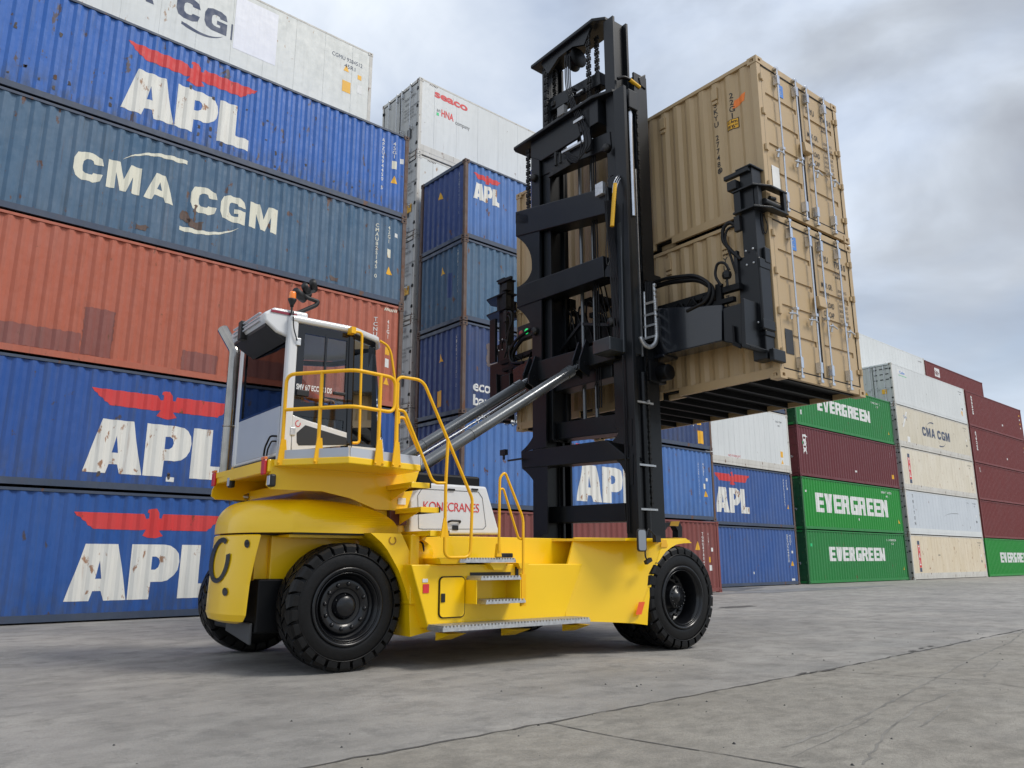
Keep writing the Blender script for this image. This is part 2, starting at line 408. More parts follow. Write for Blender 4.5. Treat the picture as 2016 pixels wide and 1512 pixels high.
ground_mark('broken_joint_edge', br, crackm)
trackm = simple('tyre_scuff', (0.20, 0.19, 0.17), 0.85, var=0.35, scale=2)
trk = [([(1544, 1473), (1665, 1427.6), (1786, 1367), (1907, 1301), (1988, 1266), (2040, 1225)], .013), ([(1700, 1508), (1746, 1443), (1806, 1392), (1887, 1359)], .010), ([(1816, 1432), (1872, 1390)], .010), ([(1935, 1334), (1968, 1302)], .009), ([(1560, 1490), (1640, 1455), (1720, 1415)], .006)]
for pts, w in [([tuple(wg(*q_).xy) for q_ in L_], w_) for L_, w_ in trk]:
    ground_mark('tyre_scuff_line', crack(pts, w, 0.012, 0.006, 0.1), trackm)
def blob(cx, cy, rx, ry, rot, z, n=26, rough=0.25):
    pts = []
    for k in range(n):
        a = 2*math.pi*k/n; r = 1 + rnd.uniform(-rough, rough); xx, yy = rx*r*math.cos(a), ry*r*math.sin(a)
        pts.append((cx + xx*math.cos(rot) - yy*math.sin(rot), cy + xx*math.sin(rot) + yy*math.cos(rot), z))
    return MB().add(pts, [tuple(range(n))])
p = wg(1452, 1195); ground_mark('drain_patch', blob(p.x, p.y, 0.75, 0.22, 0.0, 0.004), crackm)
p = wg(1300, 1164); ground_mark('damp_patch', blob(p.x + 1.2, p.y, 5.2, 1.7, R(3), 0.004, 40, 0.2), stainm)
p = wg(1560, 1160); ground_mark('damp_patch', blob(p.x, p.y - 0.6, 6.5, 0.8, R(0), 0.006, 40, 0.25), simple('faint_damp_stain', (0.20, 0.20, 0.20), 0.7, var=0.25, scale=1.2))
gv = MB()
for k in range(150):
    xx, yy = rnd.uniform(1.5, 16), rnd.uniform(1.6, 6.0); r0 = rnd.choice((0.004, 0.006, 0.008, 0.012)) * rnd.uniform(0.8, 1.3)
    z0 = 0.004 if yy < 4.55 else 0.0; n = 6
    gv.add([(xx + r0*math.cos(2*math.pi*i/n)*rnd.uniform(.7,1.3), yy + r0*math.sin(2*math.pi*i/n)*rnd.uniform(.7,1.3), z0) for i in range(n)] + [(xx, yy, z0 + r0)], [(i, (i+1) % n, n) for i in range(n)])
o = gv.build('scattered_grit', simple('grit', (0.03, 0.03, 0.03), 0.9)); o['kind'] = 'stuff'

# ------------------------------------------------------------------ containers
PITCHC = 0.278
def corr(x):
    u = x % PITCHC
    if u < .07: return 0.0
    if u < .139: return .036 * (u - .07) / .069
    if u < .209: return .036
    return .036 * (1 - (u - .209) / .069)
def corr_folds(a, b):
    out = []; k = math.floor(a / PITCHC)
    while k * PITCHC < b:
        for q in (0, .07, .139, .209):
            x = k * PITCHC + q
            if a < x < b: out.append(x)
        k += 1
    return out
def relief(m, us, ws, hf, mapf):
    """stepped plate: cells of us x ws at height hf(i, j), with walls between different heights"""
    nu, nw = len(us) - 1, len(ws) - 1; H = [[hf(i, j) for j in range(nw)] for i in range(nu)]
    for i in range(nu):
        for j in range(nw):
            h = H[i][j]; m.add([mapf(us[i], ws[j], h), mapf(us[i+1], ws[j], h), mapf(us[i+1], ws[j+1], h), mapf(us[i], ws[j+1], h)], [(0, 1, 2, 3)])
            for (ii, jj, a, b) in ((i+1, j, (us[i+1], ws[j]), (us[i+1], ws[j+1])), (i, j+1, (us[i], ws[j+1]), (us[i+1], ws[j+1]))):
                h2 = H[ii][jj] if ii < nu and jj < nw else 0.0
                if abs(h2 - h) > 1e-6: m.add([mapf(*a, h), mapf(*b, h), mapf(*b, h2), mapf(*a, h2)], [(0, 1, 2, 3)])
            if i == 0 and abs(h) > 1e-6: m.add([mapf(us[0], ws[j], 0), mapf(us[0], ws[j+1], 0), mapf(us[0], ws[j+1], h), mapf(us[0], ws[j], h)], [(0, 1, 2, 3)])
            if j == 0 and abs(h) > 1e-6: m.add([mapf(us[i], ws[0], 0), mapf(us[i+1], ws[0], 0), mapf(us[i+1], ws[0], h), mapf(us[i], ws[0], h)], [(0, 1, 2, 3)])
_cast = {}
def casting_mesh(mat):
    if mat.name not in _cast:
        m = MB(); a, h, q, d = .085, .118, .030, .05
        def face(o, u, v, W_, H_):
            o, u, v = Vector(o), Vector(u), Vector(v); n = u.cross(v)
            P = lambda s, t, k=0: o + u * s + v * t - n * k
            s0, s1, t0, t1 = W_/2 - .033, W_/2 + .033, H_/2 - .024, H_/2 + .024
            cs, ct = (0, s0, s1, W_), (0, t0, t1, H_)
            for i in range(3):
                for j in range(3):
                    if (i, j) != (1, 1): m.add([P(cs[i], ct[j]), P(cs[i+1], ct[j]), P(cs[i+1], ct[j+1]), P(cs[i], ct[j+1])], [(0, 1, 2, 3)])
            m.add([P(s0, t0, d), P(s1, t0, d), P(s1, t1, d), P(s0, t1, d), P(s0, t0), P(s1, t0), P(s1, t1), P(s0, t1)], [(0, 1, 2, 3), (0, 4, 5, 1), (1, 5, 6, 2), (2, 6, 7, 3), (3, 7, 4, 0)])
        face((-a, -a, 0), (1, 0, 0), (0, 0, 1), 2*a, h); face((a, -a, 0), (0, 1, 0), (0, 0, 1), 2*a, h)
        face((a, a, 0), (-1, 0, 0), (0, 0, 1), 2*a, h); face((-a, a, 0), (0, -1, 0), (0, 0, 1), 2*a, h)
        m.add([(-a, -a, h), (a, -a, h), (a, a, h), (-a, a, h)], [(0, 1, 2, 3)]); m.add([(-a, -a, 0), (a, -a, 0), (a, a, 0), (-a, a, 0)], [(3, 2, 1, 0)])
        me = bpy.data.meshes.new('corner_casting'); me.from_pydata(m.v, [], m.f); me.materials.append(mat); _cast[mat.name] = me
    return _cast[mat.name]
class Box:
    def __init__(s, label, x0, yf, z0, L, H, mat, rail=None, post=None, kind='corr', end0='corr', end1=None, Wd=2.44, rz=0.0, group='stacked shipping containers', phase=0.0, name=None, rows=1.0, doormat=None):
        s.L, s.H, s.Wd, s.phase, s.kind = L, H, Wd, phase, kind
        rail = rail or mat; post = post or rail; s.mat = mat; s.rail = rail
        r = s.root = thing(name or ('refrigerated_container' if kind == 'reefer' else 'shipping_container'), label, 'container', (x0, yf, z0), rz, group)
        xa, xb, za, zb = .10, L - .10, .17, H - .07
        s.y0 = .022 if kind == 'corr' else .014
        if kind == 'corr':
            m = MB(); us = [xa] + s.folds() + [xb]; vs = []
            for u in us: yy = s.wall(u); vs += [(u, yy, za), (u, yy, zb)]
            m.add(vs, [(2*i, 2*i+2, 2*i+3, 2*i+1) for i in range(len(us) - 1)])
            m.build('side_panel', mat, r)
        else:
            m = MB(); us = [xa]; step = 0.98 * rows; u = xa + 0.55
            while u < xb - .2: us += [u, u + .009]; u += step
            us.append(xb)
            relief(m, us, [za, zb], lambda i, j: 0.0 if i % 2 == 0 else -.006, lambda u, w, h: (u, s.y0 - h, w))
            m.build('side_panel', mat, r)
            m = MB(); m.box(xa, xb, .004, .0139, za, za + .22); m.build('kick_strip', rail, r)
        m = MB(); m.box(.05, L - .05, Wd - .05, Wd - .02, za, zb); m.build('rear_side_panel', mat, r)
        m = MB(); m.box(.05, L - .05, .03, Wd - .03, H - .03, H - .012); m.build('roof_panel', mat, r)
        m = MB(); m.box(.05, L - .05, .05, Wd - .05, .12, .15)
        n = int(L / .42)
        for i in range(n + 1):
            xx = .12 + (L - .28) * i / n; m.box(xx, xx + .045, .05, Wd - .05, .03, .12)
        m.build('floor_frame', darkhole if kind == 'corr' and end1 is None else s.rail_dark(), r)
        m = MB(); m.box(xa - .02, xb + .02, .010, .06, H - .065, H - .008); m.box(xa - .02, xb + .02, Wd - .06, Wd - .01, H - .065, H - .008); m.build('top_rail', rail, r)
        m = MB()
        if end1 == 'door':  # with fork pockets
            pk = [(L * .5 - 1.2, L * .5 - .83), (L * .5 + .83, L * .5 + 1.2)]; cur = xa - .02
            for q0, q1 in pk: m.box(cur, q0, .010, .06, .035, .17); m.box(q0, q1, .010, .06, .145, .17); cur = q1
            m.box(cur, xb + .02, .010, .06, .035, .17)
            for q0, q1 in pk: m.box(q0, q1, .14, .20, .035, .145)
        else: m.box(xa - .02, xb + .02, .010, .06, .035, .17)
        m.box(xa - .02, xb + .02, Wd - .06, Wd - .01, .035, .17); m.build('bottom_rail', rail, r)
        for px_ in (0, 1):
            for py_ in (0, 1):
                m = MB(); X = (.005, .125) if px_ == 0 else (L - .125, L - .005); Y = (.006, .11) if py_ == 0 else (Wd - .11, Wd - .006)
                m.box(X[0], X[1], Y[0], Y[1], .118, H - .118); m.build('corner_post', post, r, bevel=.008)
                for zz in (0, H - .118):
                    o = bpy.data.objects.new('corner_casting', casting_mesh(post)); C.objects.link(o); o.parent = r
                    o.location = (.083 if px_ == 0 else L - .083, .083 if py_ == 0 else Wd - .083, zz)
        s.end(0, end0, doormat or mat); s.end(1, end1, doormat or mat)
    def rail_dark(s): return black2 if s.kind == 'corr' else s.rail
    def folds(s): return [f - s.phase for f in corr_folds(.10 + s.phase, s.L - .10 + s.phase)]
    def wall(s, u): return s.y0 + (corr(u + s.phase) if s.kind == 'corr' else 0.0)
    def front(s, u, w): return (u, s.wall(u) - .004, w)
    def mark(s, vf, mat, name='lettering', label=None, dn=.0):
        return place2d(vf, (lambda u, w: (u, s.wall(u) - .004 - dn, w)), name, mat, s.root, s.folds() if s.kind == 'corr' else None, label=label)
    def emap(s, side):
        # u runs from the front (y=0) to the back, n outward
        return (lambda u, w, n: (-n + .012, u, w)) if side == 0 else (lambda u, w, n: (s.L - .012 + n, u, w))
    def emark(s, side, vf, mat, name='lettering', n=.006, corr_=False):
        v, f = vf
        if side == 0: v = [(s.Wd - a, b) for a, b in v]      # read from outside, the back edge is on the left
        mp = s.emap(side)
        fn = (lambda u, w: mp(u, w, -.03 + .004 - s.ecorr(u) + .0)) if corr_ else (lambda u, w: mp(u, w, n))
        fo = corr_folds(.1, s.Wd - .1) if corr_ else None
        return place2d((v, f), fn, name, mat, s.root, fo)
    def ecorr(s, u): return corr(u) * 1.1
    def end(s, side, kind, mat):
        L, H, Wd, r = s.L, s.H, s.Wd, s.root; mp = s.emap(side)
        m = MB()
        hd = lambda u0, u1, w0, w1, n0, n1: m.hexa([mp(u0, w0, n0), mp(u1, w0, n0), mp(u1, w0, n1), mp(u0, w0, n1), mp(u0, w1, n0), mp(u1, w1, n0), mp(u1, w1, n1), mp(u0, w1, n1)])
        hd(.11, Wd - .11, H - .11, H - .008, -.05, .004); m.build('end_header', s.rail, r)
        m = MB(); hd(.11, Wd - .11, .03, .15, -.05, .004); m.build('end_sill', s.rail, r)
        if kind is None:
            m = MB(); m.add([mp(.1, .14, -.02), mp(Wd - .1, .14, -.02), mp(Wd - .1, H - .1, -.02), mp(.1, H - .1, -.02)], [(0, 1, 2, 3)]); m.build('end_panel', mat, r)
        elif kind == 'corr':
            m = MB(); us = [.1] + corr_folds(.1, Wd - .1) + [Wd - .1]; vs = []
            for u in us: vs += [mp(u, .14, -.03 - s.ecorr(u)), mp(u, H - .1, -.03 - s.ecorr(u))]
            m.add(vs, [(2*i, 2*i+2, 2*i+3, 2*i+1) for i in range(len(us) - 1)]); m.build('end_panel', mat, r)
        else:
            half = Wd / 2
            for k, (u0, u1) in enumerate(((.115, half - .012), (half + .012, Wd - .115))):
                m = MB(); w0, w1 = .17, H - .13; gs = []
                if kind == 'door':
                    us = [u0, u0 + .10, u1 - .10, u1]; ws = [w0]
                    for t in (.215, .41, .60, .79): c = w0 + (w1 - w0) * t; ws += [c - .045, c + .045]
                    ws.append(w1); relief(m, us, ws, lambda i, j: .0 if (i == 1 and j % 2 == 1) else .020, lambda u, w, h: mp(u, w, h - .027))
                else:
                    relief(m, [u0, u0 + .03, u1 - .03, u1], [w0, w0 + .03, w1 - .03, w1], lambda i, j: .01 if (i == 1 and j == 1) else .0, lambda u, w, h: mp(u, w, h - .02))
                d = m.build('door', mat, r, bevel=.004 if kind == 'door' else 0)
                m = MB()
                for (a0, a1, c0, c1) in ((u0 - .012, u0, w0 - .012, w1 + .012), (u1, u1 + .012, w0 - .012, w1 + .012), (u0, u1, w0 - .012, w0), (u0, u1, w1, w1 + .012)):
                    m.hexa([mp(a0, c0, -.03), mp(a1, c0, -.03), mp(a1, c0, .004), mp(a0, c0, .004), mp(a0, c1, -.03), mp(a1, c1, -.03), mp(a1, c1, .004), mp(a0, c1, .004)])
                m.build('door_gasket', hosem, d)
                bars = (u0 + (u1 - u0) * .36, u0 + (u1 - u0) * .86) if k == 0 else (u0 + (u1 - u0) * .14, u0 + (u1 - u0) * .64)
                bm_ = steel if kind == 'door' else galv
                for q, ub in enumerate(bars):
                    m = MB(); m.tube([mp(ub, .06, .055), mp(ub, H - .05, .055)], .0165, 8)
                    for wb in (.05, H - .085): m.hexa([mp(ub-.035, wb, .0), mp(ub+.035, wb, .0), mp(ub+.035, wb, .07), mp(ub-.035, wb, .07), mp(ub-.035, wb+.045, .0), mp(ub+.035, wb+.045, .0), mp(ub+.035, wb+.045, .07), mp(ub-.035, wb+.045, .07)])
                    for wb in (.20, H * .42, H - .36): m.hexa([mp(ub-.045, wb, -.004), mp(ub+.045, wb, -.004), mp(ub+.032, wb, .078), mp(ub-.032, wb, .078), mp(ub-.045, wb+(.17 if wb != H*.42 else .05), -.004), mp(ub+.045, wb+(.17 if wb != H*.42 else .05), -.004), mp(ub+.032, wb+(.17 if wb != H*.42 else .05), .078), mp(ub-.032, wb+(.17 if wb != H*.42 else .05), .078)])
                    b = m.build('locking_bar', bm_, d, bevel=.004)
                    wh = H * .385 + q * .0; sgn = -1 if k == 0 else 1
                    m = MB(); m.tube([mp(ub, wh, .075), mp(ub + sgn * .10, wh + .015, .085), mp(ub + sgn * .24, wh - .005, .07)], .013, 6)
                    m.tube([mp(ub + sgn * .13, wh - .07, .03), mp(ub + sgn * .13, wh + .06, .06)], .022, 6); m.build('handle', bm_, d)
                for t in (.10, .37, .64, .90):
                    wz = w0 + (w1 - w0) * t; uh = u0 - .035 if k == 0 else u1 + .035
                    m = MB(); m.tube([mp(uh, wz - .05, .02), mp(uh, wz + .05, .02)], .028, 8); ua, ub_ = (uh, u0 + .05) if k == 0 else (u1 - .05, uh)
                    m.hexa([mp(ua, wz - .035, -.006), mp(ub_, wz - .035, -.006), mp(ub_, wz - .035, .016), mp(ua, wz - .035, .016), mp(ua, wz + .035, -.006), mp(ub_, wz + .035, -.006), mp(ub_, wz + .035, .016), mp(ua, wz + .035, .016)])
                    m.build('hinge', mat if kind == 'door' else hosem, d)
    # ----- common marks
    def vtext(s, txt, uc, ztop, h, mat, step=1.25):
        vf = text2d('\n'.join(txt), .012, 'CENTER', 1.0, step * .72 / 1.0)
        zs = [b for a, b in vf[0]]; k = h / .73
        return s.mark(([(uc + a * k, ztop + (b - max(zs)) * k) for a, b in vf[0]], vf[1]), mat, 'vertical_lettering')
    def vtext_end(s, side, txt, uc, ztop, h, mat, step=1.25, corr_=True):
        vf = text2d('\n'.join(txt), .012, 'CENTER', 1.0, step * .72); zs = [b for a, b in vf[0]]; k = h / .73
        return s.emark(side, ([(uc + a * k, ztop + (b - max(zs)) * k) for a, b in vf[0]], vf[1]), mat, 'vertical_lettering', corr_=corr_)
    def htext(s, txt, x0, x1, z0, z1, mat, bold=.0, gap=1.0):
        return s.mark(fit(text2d(txt, bold, 'LEFT', gap), x0, z0, x1, z1), mat)
    def rtext(s, txt, uc, ztop, length, mat, bold=.02):
        """one line turned to read downwards"""
        v, f = text2d(txt, bold); v2 = [(b_, -a_) for a_, b_ in v]; hs = max(x for x, _ in v2) - min(x for x, _ in v2); ln_ = max(y for _, y in v2) - min(y for _, y in v2); k = length / ln_
        x0_ = min(x for x, _ in v2); y1_ = max(y for _, y in v2)
        return s.mark(([(uc + (x - x0_ - hs / 2) * k, ztop + (y - y1_) * k) for x, y in v2], f), mat, 'vertical_lettering')
    def tri(s, uc, z, w=.2, h=.24):
        s.mark(([(uc - w/2, z), (uc + w/2, z), (uc, z + h)], [(0, 1, 2)]), stickerY, 'warning_triangle')
    def patch(s, u0, u1, w0, w1, mat, name, j=.03):
        ed = []
        for (p0, p1) in (((u0, w0), (u1, w0)), ((u1, w0), (u1, w1)), ((u1, w1), (u0, w1)), ((u0, w1), (u0, w0))):
            k_ = max(2, int(math.hypot(p1[0] - p0[0], p1[1] - p0[1]) / .05))
            for i_ in range(k_): ed.append((p0[0] + (p1[0] - p0[0]) * i_ / k_ + rnd.uniform(-j, j), p0[1] + (p1[1] - p0[1]) * i_ / k_ + rnd.uniform(-j, j)))
        s.mark(poly2d([ed]), mat, name, dn=.003)
    def rect(s, u0, u1, w0, w1, mat, name='sticker'):
        s.mark(([(u0, w0), (u1, w0), (u1, w1), (u0, w1)], [(0, 1, 2, 3)]), mat, name)

APL_L = [[(3.98,1.52),(4.59,1.52),(4.84,.40),(4.41,.40),(4.35,.59),(4.19,.59),(4.14,.40),(3.70,.40)],[(4.28,1.19),(4.34,.83),(4.22,.83)],
  [(4.86,1.52),(5.50,1.52),(5.64,1.495),(5.74,1.43),(5.81,1.33),(5.835,1.16),(5.81,.99),(5.74,.87),(5.63,.78),(5.50,.75),(5.28,.75),(5.27,.40),(4.86,.40)],[(5.27,1.27),(5.36,1.27),(5.42,1.23),(5.445,1.14),(5.42,1.05),(5.36,1.00),(5.27,1.00)],
  [(5.86,1.52),(6.28,1.52),(6.28,.70),(6.63,.70),(6.63,.40),(5.85,.40)]]
EAGLE = [[(3.70,2.15),(5.02,2.15),(5.08,2.05),(5.14,2.06),(5.14,2.17),(5.10,2.18),(5.11,2.24),(5.17,2.26),(5.27,2.27),(5.33,2.18),(5.34,2.07),(5.39,2.06),(5.42,2.16),(6.74,2.16),(6.68,2.07),(6.61,2.05),(6.57,1.99),(6.50,1.96),(6.46,1.89),(6.40,1.87),(6.36,1.82),(5.41,1.82),(5.36,1.81),(5.45,1.70),(5.36,1.67),(5.28,1.65),(5.15,1.66),(5.03,1.70),(5.10,1.83),(4.97,1.81),(4.08,1.82),(4.03,1.87),(3.97,1.89),(3.93,1.96),(3.86,1.99),(3.82,2.05),(3.76,2.07)]]
APL_V, EAG_V = poly2d(APL_L), poly2d(EAGLE)
def apl(b, x0, x1, z0, ztop):
    """three white letters under a red spread bird; box x0..x1, z0..ztop for the whole mark"""
    kx = (x1 - x0) / 3.04; kz = (ztop - z0) / 1.87
    f = lambda vf: ([(x0 + (a - 3.70) * kx, z0 + (w - .40) * kz) for a, w in vf[0]], vf[1])
    b.mark(f(APL_V), oldwhite, 'lettering'); b.mark(f(EAG_V), oldred, 'bird_emblem')
_G = {'E': [[(0,0),(4,0),(4,1.5),(1.8,1.5),(1.8,2.75),(3.8,2.75),(3.8,4.25),(1.8,4.25),(1.8,5.5),(4,5.5),(4,7),(0,7)]],
 'V': [[(0,7),(1.7,7),(2.1,2.2),(2.5,7),(4.2,7),(3.1,0),(1.1,0)]],
 'R': [[(0,0),(1.7,0),(1.7,2.6),(2.2,2.6),(2.6,0),(4.3,0),(3.7,3.1),(4.2,3.8),(4.2,6.3),(3.6,7),(0,7)],[(1.7,4.1),(2.5,4.1),(2.5,5.5),(1.7,5.5)]],
 'G': [[(.6,0),(4.2,0),(4.2,3.9),(2.3,3.9),(2.3,2.6),(2.6,2.6),(2.6,1.5),(1.7,1.5),(1.7,5.5),(4.2,5.5),(4.2,7),(.6,7),(0,6.3),(0,.7)]],
 'N': [[(0,0),(1.6,0),(1.6,3.6),(2.7,0),(4.3,0),(4.3,7),(2.7,7),(2.7,3.4),(1.6,7),(0,7)]]}
lp = []; off = 0
for ch in 'EVERGREEN':
    for q in _G[ch]: lp.append([(a + off, w) for a, w in q])
    off += max(a for q in _G[ch] for a, w in q) + .42
EVG = poly2d(lp)
_G.update({'C': [[(2.4,0),(5.0,0),(6.6,.7),(7.1,2.4),(4.9,2.4),(4.6,1.8),(3.9,1.65),(3.0,1.75),(2.4,2.3),(2.25,3.5),(2.4,4.7),(3.0,5.25),(3.9,5.35),(4.6,5.2),(4.9,4.6),(7.1,4.6),(6.6,6.3),(5.0,7),(2.4,7),(.8,6.4),(.1,4.8),(.1,2.2),(.8,.6)]],
 'M': [[(0,0),(2,0),(2,4.2),(3.4,0),(4.9,0),(6.3,4.2),(6.3,0),(8.3,0),(8.3,7),(5.5,7),(4.15,3.0),(2.8,7),(0,7)]],
 'A': [[(0,0),(2.2,0),(2.7,1.3),(5.2,1.3),(5.7,0),(7.9,0),(5.2,7),(2.7,7)],[(3.2,2.9),(4.7,2.9),(3.95,5.0)]],
 'Gw': [[(2.4,0),(7.1,0),(7.1,3.7),(3.9,3.7),(3.9,2.5),(5.0,2.5),(5.0,1.7),(3.9,1.6),(3.0,1.75),(2.4,2.3),(2.25,3.5),(2.4,4.7),(3.0,5.25),(3.9,5.35),(4.6,5.2),(4.9,4.6),(7.1,4.6),(6.6,6.3),(5.0,7),(2.4,7),(.8,6.4),(.1,4.8),(.1,2.2),(.8,.6)]]})
def word(chars, gap):
    lp = []; off = 0
    for ch in chars:
        for q in _G[ch]: lp.append([(a + off, w) for a, w in q])
        off += max(a for q in _G[ch] for a, w in q) + gap
    return poly2d(lp)
CMA_V, CGM_V, CG_V = word(('C', 'M', 'A'), 1.05), word(('C', 'Gw', 'M'), 1.05), word(('C', 'Gw'), 1.3)
def cma(b, x0, x1, z0, z1, mat):
    L = x1 - x0; b.mark(fit(CMA_V, x0, z0, x0 + L * .455, z1), mat); b.mark(fit(CGM_V, x0 + L * .535, z0, x1, z1), mat)
def crescent(xa, za, xb, zb, bulge, thick, flip=False, n=18):
    """tapering swoosh from a thin tip (xa, za) to a rounded end (xb, zb)"""
    top, bot = [], []
    for i in range(n + 1):
        t = i / n; x = xa + (xb - xa) * t; z = za + (zb - za) * t + bulge * math.sin(math.pi * t ** .8) ; k = thick * (t ** .7) * (1 if t < .94 else .75)
        top.append((x, z + k / 2)); bot.append((x, z - k / 2))
    return poly2d([top + bot[::-1]])

oldwhite = weathered('old_white_lettering', (0.72, 0.71, 0.66), .25, .32, .62, .6, 3.0, .15, dirt=(0.30, 0.29, 0.26), rustcol=(0.30, 0.13, 0.05))
cleanwhite = weathered('white_lettering', (0.74, 0.74, 0.72), .15, .12, .03, .6, 4.0, .1, dirt=(0.35, 0.36, 0.34))
creamwhite = weathered('cream_lettering', (0.72, 0.70, 0.58), .2, .15, .22, .6, 5.0, .1, dirt=(0.4, 0.38, 0.3), rustcol=(0.35, 0.2, 0.08))
oldred = weathered('old_red_emblem', (0.62, 0.035, 0.035), .22, .12, .05, .55, 6.0, .1)
navyink = weathered('navy_lettering', (0.055, 0.075, 0.13), .2, .1, .0, .6, 7.0, .1)
blue1 = weathered('blue_paint_bottom_tier', (0.015, 0.083, 0.315), .2, .42, .22, .45, 11, .4, low=.5, rustcol=(.07,.05,.04))
blue2 = weathered('blue_paint_second_tier', (0.015, 0.078, 0.315), .2, .42, .16, .42, 12, .4, low=.55, rustcol=(.07,.05,.04))
blue5 = weathered('blue_paint_fifth_tier', (0.020, 0.118, 0.44),   .2, .40, .55, .45, 13, .45, low=.75, rustcol=(.09,.06,.045))
teal = weathered('faded_slate_blue_paint', (0.056, 0.125, 0.215), .5, .5, .35, .6, 14, .5, low=.2)
terra = weathered('faded_terracotta_paint', (0.42, 0.112, 0.064), .14, .35, .10, .6, 15, .55, dirt=(.17,.06,.045))
brownrust = weathered('rusty_post_paint', (0.12, 0.075, 0.058), .5, .5, .9, .75, 16, .5)
railblue = weathered('slate_rail_paint', (0.040, 0.060, 0.105), .4, .4, .15, .5, 17, .2)
reef = weathered('white_reefer_skin', (0.62, 0.635, 0.60), .3, .25, .08, .5, 18, .1, dirt=(.30,.30,.26), rustcol=(.35,.2,.1))
reefrail = weathered('white_reefer_rail', (0.56, 0.54, 0.49), .4, .35, .42, .6, 19, .2, dirt=(.25,.22,.18))
reef2 = weathered('clean_white_reefer_skin', (0.62, 0.64, 0.635), .25, .18, .02, .5, 20, .1, dirt=(.33,.34,.32))
reefgrey = weathered('grey_reefer_skin', (0.53, 0.57, 0.61), .25, .2, .04, .5, 21, .1, dirt=(.3,.31,.33))
reefdoor = weathered('grey_reefer_door', (0.47, 0.475, 0.46), .3, .35, .12, .5, 22, .1, dirt=(.12,.12,.12))
cream1 = weathered('cream_reefer_skin', (0.66, 0.56, 0.40), .45, .8, .30, .6, 23, .1, dirt=(.42,.30,.17), rustcol=(.32,.17,.07))
cream2 = weathered('ivory_reefer_skin', (0.66, 0.60, 0.48), .4, .6, .2, .6, 24, .1, dirt=(.42,.36,.26), rustcol=(.35,.2,.1))
cream3 = weathered('beige_reefer_skin', (0.60, 0.545, 0.43), .35, .45, .1, .6, 25, .1, dirt=(.36,.32,.24))
blueB = weathered('bright_blue_faded_paint', (0.05, 0.155, 0.43), .35, .35, .28, .5, 26, .35, low=.4)
navyB = weathered('navy_blue_paint', (0.018, 0.045, 0.15), .45, .45, .38, .5, 27, .4, low=.3)
navyend = weathered('dark_blue_paint', (0.02, 0.055, 0.20), .25, .3, .12, .5, 33, .3, low=.2)
maroonB = weathered('maroon_brown_paint', (0.20, 0.048, 0.040), .25, .3, .06, .55, 28, .3)
blueC = weathered('mid_blue_paint', (0.030, 0.095, 0.31), .3, .35, .18, .5, 29, .3, low=.3)
green = weathered('green_paint', (0.010, 0.20, 0.038), .10, .12, .04, .45, 30, .15)
greenb = weathered('bright_green_paint', (0.004, 0.25, 0.022), .06, .08, .0, .4, 31, .12)
greend = weathered('dark_green_paint', (0.008, 0.085, 0.022), .2, .25, .12, .5, 34, .2)
maroon = weathered('maroon_paint', (0.13, 0.018, 0.023), .1, .12, .02, .45, 32, .2)
maroon2 = weathered('oxide_red_paint', (0.165, 0.022, 0.020), .15, .15, .02, .5, 35, .08)
tan = weathered('tan_paint', (0.47, 0.335, 0.178), .10, .05, .0, .42, 36, .05, dirt=(.3,.22,.13))

Y0, Y2, Y3 = 17.62, 20.30, 22.98
GA, GB, GC, GD, GE, GF = ('containers of the near left stack', 'containers of the stack behind the lifting mast', 'containers of the stack right of the machine', 'containers of the green stack', 'containers of the white reefer stack', 'containers of the oxide red stack')
AX, AL = -0.88, 12.19
def lx(px, py, y, x0): return wy(px, py, y).x - x0
# --- near left stack
scab_list = []
b = Box('bottom blue container of the near left stack, standing on the concrete behind the rear wheels', AX, Y0, 0, AL, 2.585, blue1, railblue, brownrust, group=GA)
apl(b, 4.58, 7.62, .40, 2.27); b.vtext('APZU4829916', 11.35, 2.2, .11, cleanwhite); b.tri(11.72, .9)
b = Box('blue container with red bird mark between the bottom container and the terracotta container', AX, Y0, 2.60, AL, 2.585, blue2, railblue, brownrust, group=GA, phase=.11)
scab_list.append((b, 8, lambda: .25 + abs(rnd.gauss(0, .15))))
apl(b, 4.62, 7.66, .36, 2.24); b.rect(6.27, 6.45, .26, .36, stickerW); b.vtext('APZU3315027', 11.35, 2.2, .11, cleanwhite); b.tri(11.72, .9)
b = Box('faded terracotta container with dark repair patches in the near left stack', AX, Y0, 5.20, AL, 2.90, terra, terra, brownrust, group=GA, phase=.05)
patchm = weathered('dark_repair_paint', (0.24, 0.075, 0.06), .25, .3, .05, .6, 41, .4)
for u0, u1, w0, w1, nm in ((AX+.9, 4.3, .18, .62, 0), (4.32, 4.90, .18, 1.22, 0), (6.35, 7.15, .18, .63, 0), (8.05, 8.60, .80, 1.80, 0)):
    b.patch(u0, u1, w0, w1, patchm, 'repair_patch', .014)
b.vtext('TCNU6783130', 11.32, 2.45, .115, cleanwhite); b.vtext('45G1', 11.72, 2.45, .115, cleanwhite)
b.rect(11.64, 11.80, 1.45, 1.66, stickerY); b.rect(11.65, 11.79, 1.10, 1.34, stickerW); b.tri(11.72, .62)
b.rect(7.62, 7.68, .40, .46, whiteprint); b.rect(7.74, 7.80, .40, .46, whiteprint); b.rect(7.62, 7.78, .26, .31, stickerO)
hz = MB()
for k in range(8): b.mark(([(11.58 + k*.05, 2.70), (11.61 + k*.05, 2.70), (11.635 + k*.05, 2.78), (11.605 + k*.05, 2.78)], [(0, 1, 2, 3)]), creamwhite, 'hazard_stripe')
b = Box('weathered slate blue container with cream lettering and two swooshes in the near left stack', AX, Y0, 8.115, AL, 2.62, teal, railblue, brownrust, group=GA, phase=.16)
zt = 8.115
cma(b, 3.74, 8.36, 9.21 - zt, 9.87 - zt, creamwhite)
